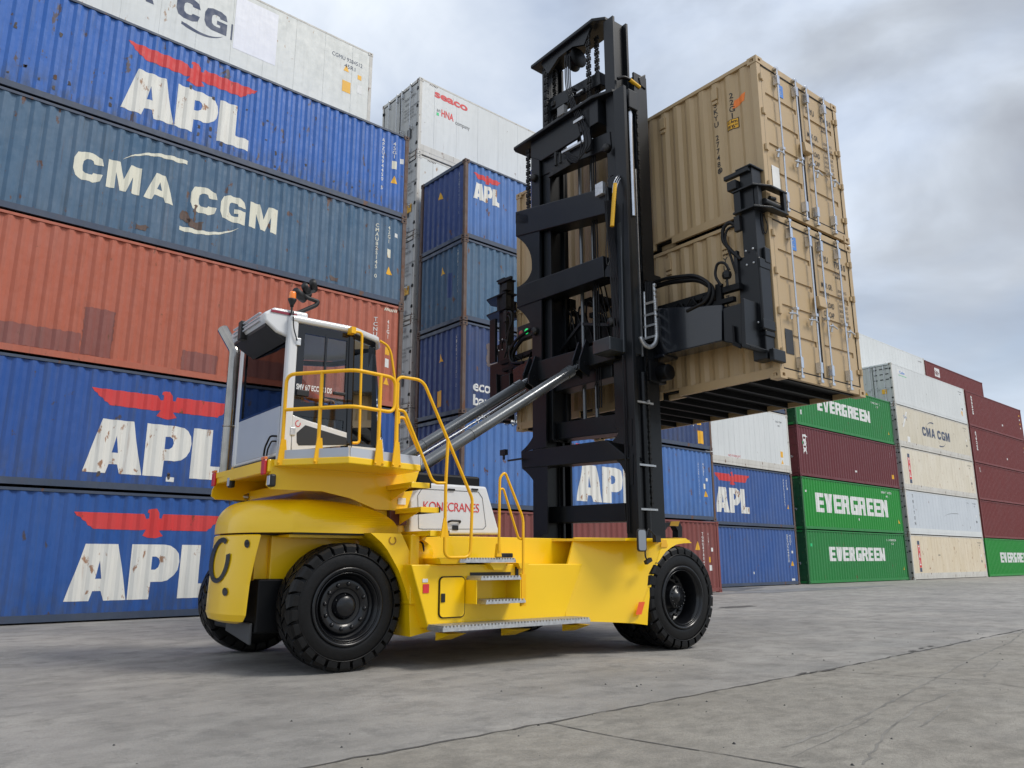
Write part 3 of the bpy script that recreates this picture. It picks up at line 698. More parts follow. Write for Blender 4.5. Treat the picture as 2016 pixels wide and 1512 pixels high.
b.mark(crescent(4.68, 9.96 - zt, 6.06, 10.36 - zt, .16, .13), creamwhite, 'swoosh'); b.mark(crescent(7.4, 9.10 - zt, 6.02, 8.70 - zt, -.14, .13), creamwhite, 'swoosh')
b.vtext('CMAU825145 0', 11.25, 2.25, .11, creamwhite); b.vtext('42G1', 11.65, 2.3, .11, creamwhite); b.rect(11.82, 11.93, 2.0, 2.12, stickerW); b.rect(11.60, 11.72, 1.35, 1.60, creamwhite); b.tri(11.68, .85)
rpm = weathered('rust_patch', (.12, .075, .06), .6, .6, .8, .8, 44, .6)
for q_ in ((6.02, 6.22, .78, 1.02), (6.2, 6.55, .66, .86), (6.3, 6.38, .86, 1.25), (5.1, 5.35, .3, .42), (9.9, 10.1, .25, .38)): b.patch(*q_, rpm, 'rust_patch', .035)
b = Box('topmost blue container of the near left stack with red bird mark and rust scabs', AX, Y0, 10.75, AL, 2.62, blue5, railblue, brownrust, group=GA, phase=.2)
scab_list.append((b, 26, lambda: .22 + abs(rnd.gauss(0, .28)))); scab_list.append((b, 9, lambda: rnd.gauss(1.45, .06)))
apl(b, 4.50, 7.58, .44, 2.28); b.vtext('APZU494450 5', 11.35, 2.3, .11, cleanwhite); b.vtext('45G1', 11.72, 2.3, .11, cleanwhite); b.rect(11.93, 12.03, 1.7, 1.86, stickerW); b.rect(11.66, 11.80, 1.45, 1.7, creamwhite); b.tri(11.74, 1.0)
b = Box('white refrigerated container with bright repair sheet and dark lettering, topmost at upper left', 11.5 - 12.19, Y2, 14.80, 12.19, 2.92, reef, reefrail, reefrail, 'reefer', 'reefer')
z0 = 14.80; X0 = 11.5 - 12.19
sheet = weathered('bright_repair_sheet', (.70, .71, .76), .2, .2, .0, .4, 45, .2, dirt=(.5, .5, .55))
q = lambda px, py: (wy(px, py, Y2).x - X0, wy(px, py, Y2).z - z0)
u0, w0 = q(360, 46); u1, w1 = q(398, 3); cw = u1 - u0; ch = .66
ub, wb = q(446, 68)
zb0 = q(430, 64)[1]; b.mark(fit(CG_V, ub - 1.42, zb0, ub, zb0 + .70), navyink); b.mark(fit(CMA_V, ub - 4.35, zb0, ub - 2.0, zb0 + .70), navyink)
b.mark(([(ub + .12, wb - .1), (ub + .17, wb - .1), (ub + .17, wb + .42), (ub + .12, wb + .42)], [(0, 1, 2, 3)]), navyink, 'lettering')
b.mark(crescent(ub - .08, wb - .10, ub - 1.25, wb - .22, -.16, .12), navyink, 'swoosh')
s0, s1 = q(462, 50)[0], q(547, 60)[0]; b.rect(s0, s1, .95, 2.70, sheet, 'repair_sheet')
u0, w0 = q(655, 95); b.htext('CGMU 9284512', u0, u0 + 1.1, w0 - .22, w0 - .08, navyink); b.htext('45R1', u0 + .45, u0 + .85, w0 - .46, w0 - .32, navyink)
u0, w0 = q(682, 140); b.tri(u0, w0); b.rect(u0 - .12, u0 + .18, w0 - .75, w0 - .35, stickerY); b.rect(u0 + .42, u0 + .56, w0 - .1, w0 + .06, stickerY); b.rect(u0 + .42, u0 + .6, w0 - .6, w0 - .3, stickerW)
scabm = weathered('scab_rust', (.075, .06, .055), .6, .6, .7, .85, 47, .5)
for bx_, n_, zz in scab_list:
    for k_ in range(n_):
        u_ = PITCHC * (int(rnd.uniform(2, 41)) + .12) - bx_.phase; w_ = zz() ; bx_.patch(u_ - .02, u_ + .035, w_, w_ + rnd.uniform(.03, .11), scabm, 'rust_scab', .014)
# --- stack behind the mast, near row
BX, BL = 13.40, 12.35
b = Box('maroon brown container on the ground behind the front wheel of the machine', BX, Y0, 0, BL + .1, 2.62, maroonB, maroonB, maroonB, group=GB)
b.tri(BL - 1.25, 1.55, .26, .32); b.vtext('TGHU878043 0', BL - .93, 2.2, .105, cleanwhite); b.vtext('45G1', BL - .55, 2.2, .105, cleanwhite); b.rect(BL - .42, BL - .30, 1.5, 1.64, stickerW); b.rect(BL - .58, BL - .46, 1.1, 1.3, stickerY); b.rect(BL - .56, BL - .42, .8, 1.0, stickerW)
b.vtext_end(0, 'TGHU8780430', 2.0, 2.2, .1, cleanwhite)
b = Box('bright blue container with rust stained white letters seen through the lower mast', BX, Y0, 2.64, BL, 2.68, blueB, railblue, brownrust, end0='corr', group=GB, phase=.1, doormat=navyend)
apl(b, 4.72, 8.0, 3.06 - 2.64, 5.06 - 2.64); b.vtext('APZU483727 5', BL - .95, 2.2, .105, cleanwhite); b.vtext('45G1', BL - .62, 2.2, .105, cleanwhite); b.rect(BL - .52, BL - .40, 1.5, 1.62, stickerW); b.rect(BL - .70, BL - .55, 1.2, 1.4, creamwhite); b.tri(BL - .55, .9)
b.vtext_end(0, 'APZU4837275', 2.05, 2.3, .1, cleanwhite); 
b = Box('dark blue container with white lowercase lettering between the bright blue and slate blue ones', BX, Y0, 5.36, BL, 2.80, navyB, railblue, brownrust, end0='corr', group=GB, phase=.04, doormat=navyend)
zt = 5.36
for i, ln_ in enumerate(('eco container', 'bamboo floor', 'light steel')):
    vf = text2d(ln_, .02); k = .46; b.mark(([(.43 + a * k, 6.42 - zt - .33 - i * .43 + w * k) for a, w in vf[0]], vf[1]), cleanwhite)
b.patch(.95, 1.35, 1.55, 2.25, weathered('scraped_patch', (.14, .11, .11), .7, .6, .8, .8, 46, .4), 'rust_patch', .05)
b.tri(BL - .75, .95, .26, .3); b.rect(BL - .85, BL - .50, .22, .72, stickerY); b.vtext('CMAU485385 5', BL - 1.1, 2.4, .105, cleanwhite)
b.vtext_end(0, 'CMAU485385 5', 2.05, 2.45, .11, cleanwhite); b.emark(0, ([(1.15, 1.75), (1.38, 1.75), (1.265, 2.0)], [(0, 1, 2)]), stickerY, 'warning_triangle', corr_=True); b.emark(0, ([(1.1, .35), (1.34, .35), (1.34, .85), (1.1, .85)], [(0, 1, 2, 3)]), stickerY, 'height_placard', corr_=True)
b = Box('slate blue container with a dark patched end below the topmost blue one beside the mast', BX, Y0, 8.19, BL, 2.62, teal, railblue, brownrust, end0='corr', group=GB, phase=.2)
b.vtext_end(0, 'CMAU413862 9', 2.05, 2.4, .1, creamwhite); b.emark(0, ([(1.15, 1.75), (1.38, 1.75), (1.265, 2.0)], [(0, 1, 2)]), stickerY, 'warning_triangle', corr_=True)
b.emark(0, ([(1.55, .9), (1.8, .9), (1.8, 1.7), (1.55, 1.7)], [(0, 1, 2, 3)]), navyend, 'repair_patch', corr_=True)
b = Box('topmost blue container left of the mast with small white letters under a red bird', BX, Y0, 10.83, BL, 2.64, blueB, railblue, brownrust, end0='corr', group=GB, phase=.15, doormat=navyend)
kx = .36; apl(b, .36, 1.47, 1.42, 2.36)
b.vtext_end(0, 'APZU444387 5', 2.05, 2.35, .1, cleanwhite); b.emark(0, ([(.95, 1.75), (1.18, 1.75), (1.065, 2.0)], [(0, 1, 2)]), stickerY, 'warning_triangle', corr_=True)
# --- white refrigerated stack in the second row, seen above and through the gap
SX = 13.38
for k in range(6):
    lab = ['white refrigerated container at the foot of the narrow gap beside the near left stack', 'white refrigerated container second from the ground in the narrow gap between stacks', 'white refrigerated container third from the ground in the narrow gap between stacks', 'grey doored refrigerated container fourth from the ground in the narrow gap between stacks',
           'white refrigerated container below the topmost one with red lettering, behind the small blue one', 'topmost white refrigerated container with red lettering near its corner against the sky'][k]
    b = Box(lab, SX, Y2, 2.955 * k, 12.19, 2.93, reef2 if k == 5 else reef, reefrail, reefrail, 'reefer', 'reefer', group='white reefers of the second row', doormat=reefdoor)
    ids = ('SEGU 914207 8', 'CGMU 530217', 'BMOU 907156', 'CRLU 700156', 'SZLU 914761', 'SEGU 963951')[k]
    for uu, ww, hh, tt in ((1.50, 2.35, .10, ids[:4]), (1.80, 2.35, .10, ids[5:]), (1.55, 2.15, .09, '45R1'), (1.50, 1.95, .07, 'MAX. GROSS 34000 KG'), (1.50, 1.83, .07, 'TARE 4680 KG'), (1.50, 1.71, .07, 'NET 29320 KG'), (1.50, 1.55, .07, 'CU. CAP. 67.0 M3')):
        vf = text2d(tt, .0); kk = hh / .73; b.emark(0, ([(uu + a * kk, ww + w * kk) for a, w in vf[0]], vf[1]), blackprint, n=.012)
    b.emark(0, ([(1.75, .75), (2.0, .75), (2.0, 1.15), (1.75, 1.15)], [(0, 1, 2, 3)]), dkgrey, 'data_plate', n=.012)
    if k in (3, 4): b.emark(0, ([(1.9, .9), (2.15, .9), (2.15, 1.2), (1.9, 1.2)], [(0, 1, 2, 3)]), stickerY, 'sticker', n=.014)
    if k == 5:
        z0 = 2.955 * 5; q = lambda px, py: (wy(px, py, Y2).x - SX, wy(px, py, Y2).z - z0)
        a0, c0 = q(856, 187); a1, c1 = q(921, 218); b.htext('seaco', a0, a1, c1 - .05, c0 + .16, redp, .035)
        a0, c0 = q(866, 212); b.htext('HNA', a0 + .08, a0 + .62, c0 - .30, c0 - .02, redp, .03); b.htext('company', a0 + .70, a0 + 1.35, c0 - .42, c0 - .26, dkgrey); b.htext('an', a0 - .12, a0 + .03, c0 - .18, c0 - .08, dkgrey)
        a0, c0 = q(860, 223); b.rect(a0, a0 + .10, c0 - .06, c0 + .05, greenp)
    if k in (4, 5):
        for i in range(6): b.mark(([(.42 + i*.06, 2.80), (.45 + i*.06, 2.80), (.475 + i*.06, 2.85), (.445 + i*.06, 2.85)], [(0, 1, 2, 3)]), brownrust, 'hazard_stripe')
# --- stack right of the machine (second row)
XC = 24.22
b = Box('plain mid blue container on the ground right of the front wheel', XC, Y2, 0, 12.19, 2.68, blueC, railblue, brownrust, group=GC)
b.vtext('GESU564820', 11.35, 2.4, .11, cleanwhite); b.vtext('45G1', 11.62, 2.4, .11, cleanwhite); b.rect(11.64, 11.76, 1.5, 1.62, stickerW); b.tri(11.65, .9); b.rect(8.2, 8.28, .55, .65, stickerW); b.rect(11.5, 11.75, .2, .3, stickerW)
b = Box('mid blue container with red bird mark under the white reefer right of the mast', XC, Y2, 2.70, 12.19, 2.72, blueC, railblue, brownrust, group=GC, phase=.1)
apl(b, 5.52, 8.30, .58, 2.46); b.vtext('APZU362195', 11.35, 2.4, .11, cleanwhite); b.vtext('45G1', 11.62, 2.4, .11, cleanwhite); b.rect(11.66, 11.76, 1.9, 2.0, stickerW); b.tri(11.65, .95)
b = Box('white refrigerated container with small red forklift notice right of the mast', XC, Y2, 5.44, 12.19, 3.0, reef2, reefrail, reefrail, 'reefer', 'reefer', group=GC, rows=.45)
b.htext('NO FORKLIFT', 6.7, 7.7, .42, .52, redp); b.htext('CRLU 772841', 11.0, 11.6, 2.5, 2.58, blackprint); b.htext('45R1', 11.2, 11.4, 2.3, 2.38, blackprint); b.rect(11.28, 11.5, .75, 1.05, stickerY); b.tri(11.4, .42, .22, .22)
b = Box('slate blue container just under the lifted tan containers above the white reefer', XC, Y2, 8.46, 12.19, 2.62, navyB, railblue, brownrust, group=GC, phase=.1)
# --- green stack
XD, DL = 37.27, 11.75
def evg(b, x0, x1, z0, z1): b.mark(fit(EVG, x0, z0, x1, z1), cleanwhite, 'lettering')
b = Box('green container with white block lettering on the ground beside the cream reefer', XD, Y2, 0, DL, 2.68, green, green, greend, end0='door', group=GD, doormat=greend)
evg(b, 2.4, 8.85, 1.12, 1.85); b.htext('330801', 9.2, 10.5, 2.25, 2.36, cleanwhite); b.htext('42', 9.75, 10.1, 2.05, 2.15, cleanwhite); b.tri(11.2, .6, .2, .25); b.rect(.5, .7, 1.85, 2.0, greenp)
b = Box('bright green container with the largest white block lettering under the maroon one', XD, Y2, 2.70, DL, 2.68, greenb, green, greend, end0='door', group=GD, phase=.1, doormat=greend)
evg(b, 1.42, 9.85, .92, 1.92); b.htext('887705', 9.2, 10.5, 2.30, 2.42, cleanwhite); b.htext('42', 9.75, 10.1, 2.08, 2.2, cleanwhite); b.tri(11.2, .6, .2, .25); b.rect(6.0, 6.15, .62, .74, stickerW); b.rect(.4, .5, 1.9, 2.0, stickerW)
b = Box('maroon container with vertical white lettering between two green containers', XD, Y2, 5.40, DL, 2.66, maroon, maroon, maroon, end0='door', group=GD, phase=.06)
b.rtext('tex', .80, 2.28, 1.12, cleanwhite, .03); b.rect(6.2, 6.35, .62, .72, stickerW); b.vtext('TGCU504231', 10.9, 2.3, .1, cleanwhite); b.vtext('45G1', 11.15, 2.3, .1, cleanwhite); b.rect(10.9, 11.15, .55, .8, stickerY); b.rect(.5, .66, 1.7, 1.84, greenp)
b = Box('topmost green container half hidden under the lifted tan containers', XD, Y2, 8.08, DL, 2.72, green, green, greend, end0='door', group=GD, phase=.15, doormat=greend)
evg(b, 2.42, 8.72, 1.05, 1.76); b.htext('550072', 9.0, 10.3, 2.3, 2.4, cleanwhite); b.htext('42', 9.6, 9.95, 2.1, 2.2, cleanwhite); b.tri(11.1, .6, .2, .25); b.rect(.6, .68, .6, .85, whiteprint)
# --- white reefer stack
XE = 49.70
tiers = [(cream1, 'dirty cream refrigerated container with red and navy strip on the ground'), (reefgrey, 'pale grey refrigerated container with a long curved scratch, second from the ground'), (cream2, 'ivory refrigerated container with red and navy strip below the beige one'), (cream3, 'beige refrigerated container with navy lettering and two arcs'), (reef2, 'white refrigerated container with grey doors topping the reefer stack')]
for k, (mt, lab) in enumerate(tiers):
    b = Box(lab, XE, Y2, 2.70 * k, 12.19, 2.68, mt, reefrail if k in (0, 2, 3) else reef2, reefrail, 'reefer', 'reefer', group=GE, rows=.5, doormat=reefdoor)
    for i in range(9): b.emark(0, ([(1.3 + (i % 3) * .36, 2.3 - (i // 3) * .35), (1.5 + (i % 3) * .36, 2.3 - (i // 3) * .35), (1.5 + (i % 3) * .36, 2.36 - (i // 3) * .35), (1.3 + (i % 3) * .36, 2.36 - (i // 3) * .35)], [(0, 1, 2, 3)]), dkgrey, 'printed_marking', n=.012)
    b.emark(0, ([(.55, .7), (.85, .7), (.70, 1.0)], [(0, 1, 2)]), stickerY, 'warning_triangle', n=.012)
    b.emark(0, ([(1.7, .7), (2.0, .7), (2.0, 1.0), (1.7, 1.0)], [(0, 1, 2, 3)]), stickerY, 'sticker', n=.012)
    b.htext('TRIU 863314', 11.0, 11.7, 2.3, 2.37, dkgrey); b.htext('45R1', 11.2, 11.45, 2.12, 2.18, dkgrey); b.rect(11.35, 11.5, 1.4, 1.55, stickerW); b.rect(11.35, 11.52, 1.0, 1.15, dkgrey); 
    if k in (0, 2):
        z1 = 2.32; b.rect(.95, 1.27, z1 - .24, z1, navyink, 'navy_square'); b.rect(.95, 1.27, z1 - 1.60, z1 - .26, redp, 'red_strip'); b.rect(.95, 1.27, z1 - 1.86, z1 - 1.62, navyink, 'navy_square')
        for i, chh in enumerate('TAL'):
            vf = fit(text2d(chh, .04), 1.01, z1 - .62 - i * .42, 1.21, z1 - .30 - i * .42); v2 = place2d(vf, lambda u, w: (u, b.y0 - .008, w), 'lettering', whiteprint, b.root)
    if k == 1: b.vtext('TRITON', 1.05, 2.45, .20, dkgrey, 1.7); b.mark(crescent(5.6, 1.25, 8.2, 1.52, .10, .03), dkgrey, 'scratch_mark'); b.htext('TRIU', 9.9, 10.3, 2.3, 2.36, dkgrey)
    if k == 3:
        cma(b, 3.75, 8.35, 1.05, 1.66, navyink); b.mark(crescent(4.6, 1.78, 5.75, 2.06, .14, .10), navyink, 'swoosh'); b.mark(crescent(7.5, .88, 6.35, .60, -.14, .10), navyink, 'swoosh')
        b.mark(([(.75, 1.3), (.95, 1.3), (1.65, 2.35), (1.45, 2.35)], [(0, 1, 2, 3)]), stickerW, 'sticker'); b.htext('Cube', 1.05, 1.5, 1.9, 2.1, stickerB); b.rect(1.3, 1.7, .35, .75, stickerW)
    if k == 4:
        b.rect(.85, 2.1, 2.08, 2.40, stickerW); v2 = place2d(fit(text2d('Cube', .02), 1.15, 2.14, 1.95, 2.34), lambda u, w: (u, b.y0 - .008, w), 'lettering', stickerB, b.root); b.rect(1.0, 2.2, 2.0, 2.03, greenp)
        b.htext('THERMO', 11.2, 11.5, .55, .62, stickerY); b.rect(11.2, 11.4, .65, .9, stickerY)
    if k == 0: b.rect(4.0, 4.3, 1.45, 1.5, dkgrey); b.rect(11.9, 12.0, .6, .9, oldred)
# --- oxide red stack at the right
XF = 62.25
for k in range(5):
    lab = ['green container with white block lettering at the foot of the oxide red stack', 'plain oxide red container resting on the green one at the far right', 'oxide red container with tiny white mark near its corner, middle of its stack', 'oxide red container with vertical white lettering, just below the topmost one', 'topmost oxide red container of the far right stack with vertical white lettering'][k]
    b = Box(lab, XF, Y2, 2.70 * k, 12.19, 2.68, greenb if k == 0 else maroon2, None, None, end0='door', group=GF, phase=.05 * k, doormat=greend if k == 0 else maroon)
    if k == 0: evg(b, 2.75, 9.2, .98, 1.70)
    if k >= 3: b.rtext('cronus', 1.05, 2.4, 1.45, cleanwhite, .02); b.rect(7.2, 7.35, .75, .9, stickerW)
    if k == 2: b.vtext('EN', .95, 2.4, .16, cleanwhite)
    if k > 1:
        for i in range(4): b.rect(11.6, 11.75, 1.0 + i * .35, 1.12 + i * .35, stickerY if i % 2 else stickerW)
# --- third row, showing above
X3 = 62.4 - 12.19
b = Box('white refrigerated container with vertical lettering showing behind the topmost of the reefer stack', X3, Y3, 13.6, 12.19, 2.82, reef2, reef2, reefrail, 'reefer', 'reefer', group='containers of the third row', rows=.5)
b.vtext('TRITON', .95, 2.5, .22, dkgrey, 1.6); b.htext('TRIU 868202', 11.0, 11.7, 2.4, 2.48, dkgrey)
b = Box('oxide red container with white square badge showing behind the far right stack', 62.6, Y3, 13.6, 12.19, 2.75, maroon2, None, None, end0='door', group='containers of the third row', doormat=maroon)
b.rect(1.75, 2.75, 1.75, 2.45, whiteprint, 'badge'); v2 = place2d(fit(text2d('tex', .03), 1.85, 1.85, 2.65, 2.3), lambda u, w: (u, b.wall(u) - .012, w), 'lettering', maroon2, b.root)
b.rect(11.6, 11.8, .9, 1.1, stickerW)

# ------------------------------------------------------------------ the lifted pair of tan containers (machine frame)
_Mi = Matrix.Rotation(-YAW, 3, 'Z')
def tw(x, y, z=0.0): return _Mi @ Vector((x, y, z))
TX0, TYF, TYN, TZ0, TH = 9.71, 12.36, 6.20, 3.77, 2.618
for k in range(2):
    p = tw(TX0, TYF, TZ0 + k * (TH + .034))
    b = Box(('lower tan container clamped by the lifting frame, its dark underside showing', 'upper tan container stacked on the other lifted tan one against the sky')[k], p.x, p.y, p.z, TYF - TYN, TH, tan, tan, tan, end0='corr', end1='door', Wd=2.36, rz=-YAW - math.pi / 2, group='lifted tan containers', name='tan_container')
    uu = lambda px, py: TYF - tx(px, py, TX0).y
    zz = lambda px, py: tx(px, py, TX0).z - TZ0 - k * (TH + .034)
    if k == 1:
        b.vtext('SKYU 277480', uu(1410, 260), zz(1409, 200), .095, blackprint, 1.28); b.vtext('0', uu(1417, 335), zz(1417, 329), .095, blackprint)
        b.vtext('22G1', uu(1438, 200), zz(1437, 182), .10, blackprint, 1.22); a0 = uu(1440, 243); b.rect(a0 - .11, a0 + .11, zz(1440, 254), zz(1440, 233), blackprint, 'height_placard')
        place2d(([(a0 - .095, zz(1440, 254) + .012), (a0 + .095, zz(1440, 254) + .012), (a0 + .095, zz(1440, 233) - .012), (a0 - .095, zz(1440, 233) - .012)], [(0, 1, 2, 3)]), lambda u, w: (u, b.wall(u) - .007, w), 'height_placard', stickerY, b.root, b.folds())
        for tt, q in (('2.6m', .045), ('8\'6"', -.04)):
            vf = fit(text2d(tt, .02), a0 - .08, (zz(1440, 254) + zz(1440, 233)) / 2 + q - .03, a0 + .08, (zz(1440, 254) + zz(1440, 233)) / 2 + q + .03); place2d(vf, lambda u, w: (u, b.wall(u) - .010, w), 'lettering', blackprint, b.root, b.folds())
        a0 = uu(1453, 198); b.mark(([(a0 - .13, zz(1453, 206)), (a0 + .10, zz(1453, 206) + .03), (a0 + .13, zz(1453, 190) + .03), (a0 - .10, zz(1453, 190))], [(0, 1, 2, 3)]), stickerO, 'sticker')
    else:
        b.vtext('SKYU 277588', uu(1427, 520), zz(1427, 476), .10, blackprint, 1.28)
    for px in ((1406, 1301), (1426, 1313))[1 - k]:
        a0 = uu(px, 190 if k else 470); zq = TH - .27
        m = MB(); m.box(a0 - .06, a0 + .06, b.wall(a0) - .035, b.wall(a0) + .01, zq - .12, zq + .10); m.box(a0 - .05, a0 + .05, b.wall(a0) - .03, b.wall(a0) + .01, zq - .20, zq - .14); m.build('vent_cover', tan, b.root, bevel=.01)
    Wd = b.Wd; em = lambda vf, mt, nm='lettering': b.emark(1, vf, mt, nm, n=.0)
    ctr = Wd / 2
    for tt, u0, u1, w0, w1 in (('SKYU', 1.37, 1.62, 2.13, 2.24), (('77588 0', '77480 0')[k], 1.80, 2.14, 2.11, 2.22), ('22G1', 1.80, 2.0, 1.93, 2.03), ('MAX. GR.', 1.36, 1.68, 1.68, 1.77), ('TARE', 1.36, 1.55, 1.52, 1.61), ('PAYLOAD', 1.36, 1.68, 1.36, 1.45), ('CU. CAP', 1.36, 1.66, 1.20, 1.29)):
        em(fit(text2d(tt, .01), u0, w0, u1, w1), blackprint)
    for i in range(7): em(fit(text2d(('30480 KG', '67200 LB', '2200 KG', '4850 LB', '28280 KG', '62350 LB', '33.2 M3')[i]), 1.84, 1.69 - i * .085, 2.10, 1.74 - i * .085), blackprint)
    em(([(.58, 2.12), (.72, 2.12), (.72, 2.34), (.58, 2.34)], [(0, 1, 2, 3)]), stickerB, 'sticker'); em(fit(text2d('2'), .62, 2.17, .68, 2.29), whiteprint)
    em(([(.22, .40), (.42, .40), (.42, .78), (.22, .78)], [(0, 1, 2, 3)]), dkgrey if k == 0 else stickerW, 'data_plate')
    m = MB(); mp = b.emap(1); P = [mp(ctr - .10, 1.27, -.0), mp(ctr + .10, 1.27, -.0), mp(ctr + .10, 1.27, .11), mp(ctr - .10, 1.27, .11)]; m.hexa(P + [mp(ctr - .10, 1.45, 0), mp(ctr + .10, 1.45, 0), mp(ctr + .10, 1.45, .09), mp(ctr - .10, 1.45, .09)])
    m.build('lock_box', tan, b.root, bevel=.01)

# ------------------------------------------------------------------ the container handler
CYT = 9.50                                   # its centre line (machine frame)
BASE = (6.4, CYT, 0.0)
p = tw(*BASE)
truck = thing('container_handler', 'yellow container handling machine with white cab and tall black mast lifting two tan containers', 'container handler', (p.x, p.y, 0), -YAW)
def part(m, name, mat, parent=None, bevel=0.0, label=None, seg=2): return m.build(name, mat, parent or truck, BASE, bevel, seg, label)
def mir(pts): return [(x, 2 * CYT - y, z) for x, y, z in pts]
def tlabel(vf, fn, name, mat, parent=None): return place2d(vf, fn, name, mat, parent or truck, base=BASE)
def ty3(px, py, y): v = ty(px, py, y); return (v.x, v.y, v.z)
def tx3(px, py, x): v = tx(px, py, x); return (v.x, v.y, v.z)
def tz3(px, py, z): v = tz(px, py, z); return (v.x, v.y, v.z)

# --- wheels
def wheel_mesh(cx, y_out, wid, dish, hub_out, name):
    """y_out: outer face; wid: tyre width; wheels roll on z=0, radius .70"""
    Rr, c = .70, (cx, y_out, .70); y_in = y_out + wid; inn = -wid
    ax = (0, -1, 0)                     # axis points outward (towards -y)
    m = MB()
    h = lambda q: q - 0.0
    prof = [(.40, -.02), (.425, .005), (.47, .012), (.55, .008), (.60, -.01), (.635, -.03), (.655, -.065), (.66, -wid / 2), (.655, -wid + .065), (.635, -wid + .03), (.60, -wid + .01), (.55, -wid - .008), (.47, -wid - .012), (.425, -wid - .005), (.40, -wid + .02)]
    m.lathe(prof, c, ax, 64)
    m.lathe([(.575, .0075), (.578, .016), (.586, .016), (.59, .004)], c, ax, 64)
    nl = 26; half = wid / 2
    for side in (0, 1):
        for k in range(nl):
            a0 = 2 * math.pi * (k + .5 * side) / nl; st = []
            # section from the middle line over the shoulder down the side
            sec = [(.66, .70, half - .012, .0), (.66, .70, half * .45, .45), (.655, .697, .05, -.10), (.635, .684, .012, .0), (.60, .655, -.012, .05), (.585, .625, -.013, .05)]
            wd = [.83, .83, .84, .84, .76, .62]
            for (ri, ro, off, sk), w in zip(sec, wd):
                for sg in (-.5, .5):
                    a = a0 + (sk + sg * w) * 2 * math.pi / nl
                    for r in (ri, ro):
                        yy = y_out + (off if side == 0 else wid - off)
                        st.append((cx + r * math.sin(a), yy, .70 + r * math.cos(a)))
            fs = []
            for j in range(len(sec) - 1):
                p0, p1 = 4 * j, 4 * (j + 1)
                fs += [(p0+1, p0+3, p1+3, p1+1), (p0, p0+1, p1+1, p1), (p0+2, p1+2, p1+3, p0+3)]
            fs += [(0, 2, 3, 1), (4*(len(sec)-1), 4*(len(sec)-1)+1, 4*(len(sec)-1)+3, 4*(len(sec)-1)+2)]
            m.add(st, fs)
    rim = MB()
    rim.lathe([(.425, -.012), (.43, .022), (.405, .026), (.395, .0), (.37, -.03), (.355, -.055), (.345, -dish + .03), (.34, -dish), (.15, -dish)], c, ax, 56)
    for q in (.385, .36): rim.lathe([(q, -.01), (q + .006, .006), (q + .012, -.01)], c, ax, 56)
    hub = MB()
    if hub_out:
        hub.lathe([(.30, -dish + .004), (.30, -dish + .02), (.285, -dish + .028), (.20, -dish + .024), (.19, -dish - .005), (.16, -dish - .03), (.13, -dish - .03), (.125, -dish + .05), (.10, -dish + .075), (.04, -dish + .082), (.0, -dish + .082)], c, ax, 40)
        for k in range(12):
            a = 2 * math.pi * (k + .25) / 12; px_, pz_ = cx + .245 * math.sin(a), .70 + .245 * math.cos(a)
            hub.lathe([(.026, -dish + .02), (.024, -dish + .036), (.014, -dish + .05), (0, -dish + .05)], (px_, y_out, pz_), ax, 10)
        for k in range(6):
            a = 2 * math.pi * k / 6; hub.lathe([(.011, -dish + .0), (.011, -dish + .03), (0, -dish + .03)], (cx + .125 * math.sin(a), y_out, .70 + .125 * math.cos(a)), ax, 6)
    else:
        hub.lathe([(.22, -dish + .0), (.22, -dish + .03), (.17, -dish + .05), (.165, -dish + .17), (.15, -dish + .19), (.075, -dish + .19), (.07, -dish + .205), (0, -dish + .205)], c, ax, 40)
        for k in range(16):
            a = 2 * math.pi * k / 16; hub.lathe([(.02, -dish), (.018, -dish + .05), (0, -dish + .055)], (cx + .275 * math.sin(a), y_out, .70 + .275 * math.cos(a)), ax, 8)
            hub.lathe([(.012, -dish + .19), (.012, -dish + .205), (0, -dish + .205)], (cx + .135 * math.sin(a), y_out, .70 + .135 * math.cos(a)), ax, 6)
    w = hub.build('wheel', rimm, truck, BASE); t = m.build('tyre', rubber, w, BASE); r = rim.build('rim', rimm, w, BASE); return w
def copy_tree(o, parent):
    c = o.copy(); C.objects.link(c); c.parent = parent
    for ch in o.children: copy_tree(ch, c)
    return c
RX, FX = 4.06, 8.76
wr = wheel_mesh(RX, 8.22, .39, .10, True, 'rear')
w2 = copy_tree(wr, truck); w2.rotation_euler = (0, 0, math.pi); w2.location = (2 * (RX - BASE[0]) - .10, .32, 0)
wf = wheel_mesh(FX, 7.40, .38, .27, False, 'front')
w2 = copy_tree(wf, truck); w2.location = (0, .44, 0)
w2 = copy_tree(wf, truck); w2.rotation_euler = (0, 0, math.pi); w2.location = (2 * (FX - BASE[0]), 0, 0)
w2 = copy_tree(wf, truck); w2.rotation_euler = (0, 0, math.pi); w2.location = (2 * (FX - BASE[0]), -.44, 0)

# --- chassis
m = MB(); m.box(3.35, 8.3, 8.78, 10.22, .62, 1.48); m.box(3.2, 4.9, 8.95, 10.05, .85, 1.50)
m.box(4.78, 4.9, 8.1, 10.9, .70, 1.50); part(m, 'chassis', yellow, bevel=.015)
m = MB(); m.box(3.5, 4.6, 8.55, 10.45, .55, .85); m.tube([(RX - .05, 8.55, .70), (RX - .05, 10.8, .70)], .16, 12); m.box(3.2, 3.5, 8.7, 10.1, .42, 1.0); part(m, 'steering_axle', black2, bevel=.02)
m = MB(); m.tube([(FX, 8.1, .70), (FX, 10.9, .70)], .25, 14); m.box(FX - .4, FX + .4, 8.7, 10.3, .5, 1.2); part(m, 'drive_axle', black2)
m = MB(); m.prism([(3.16, 9.55, .53), (3.16, 8.75, .53), (3.16, 8.75, .30), (3.16, 9.55, .40)], (.03, 0, 0)); part(m, 'ballast_plate', simple('dark_grey_steel', (.045, .047, .05), .5), bevel=.01)

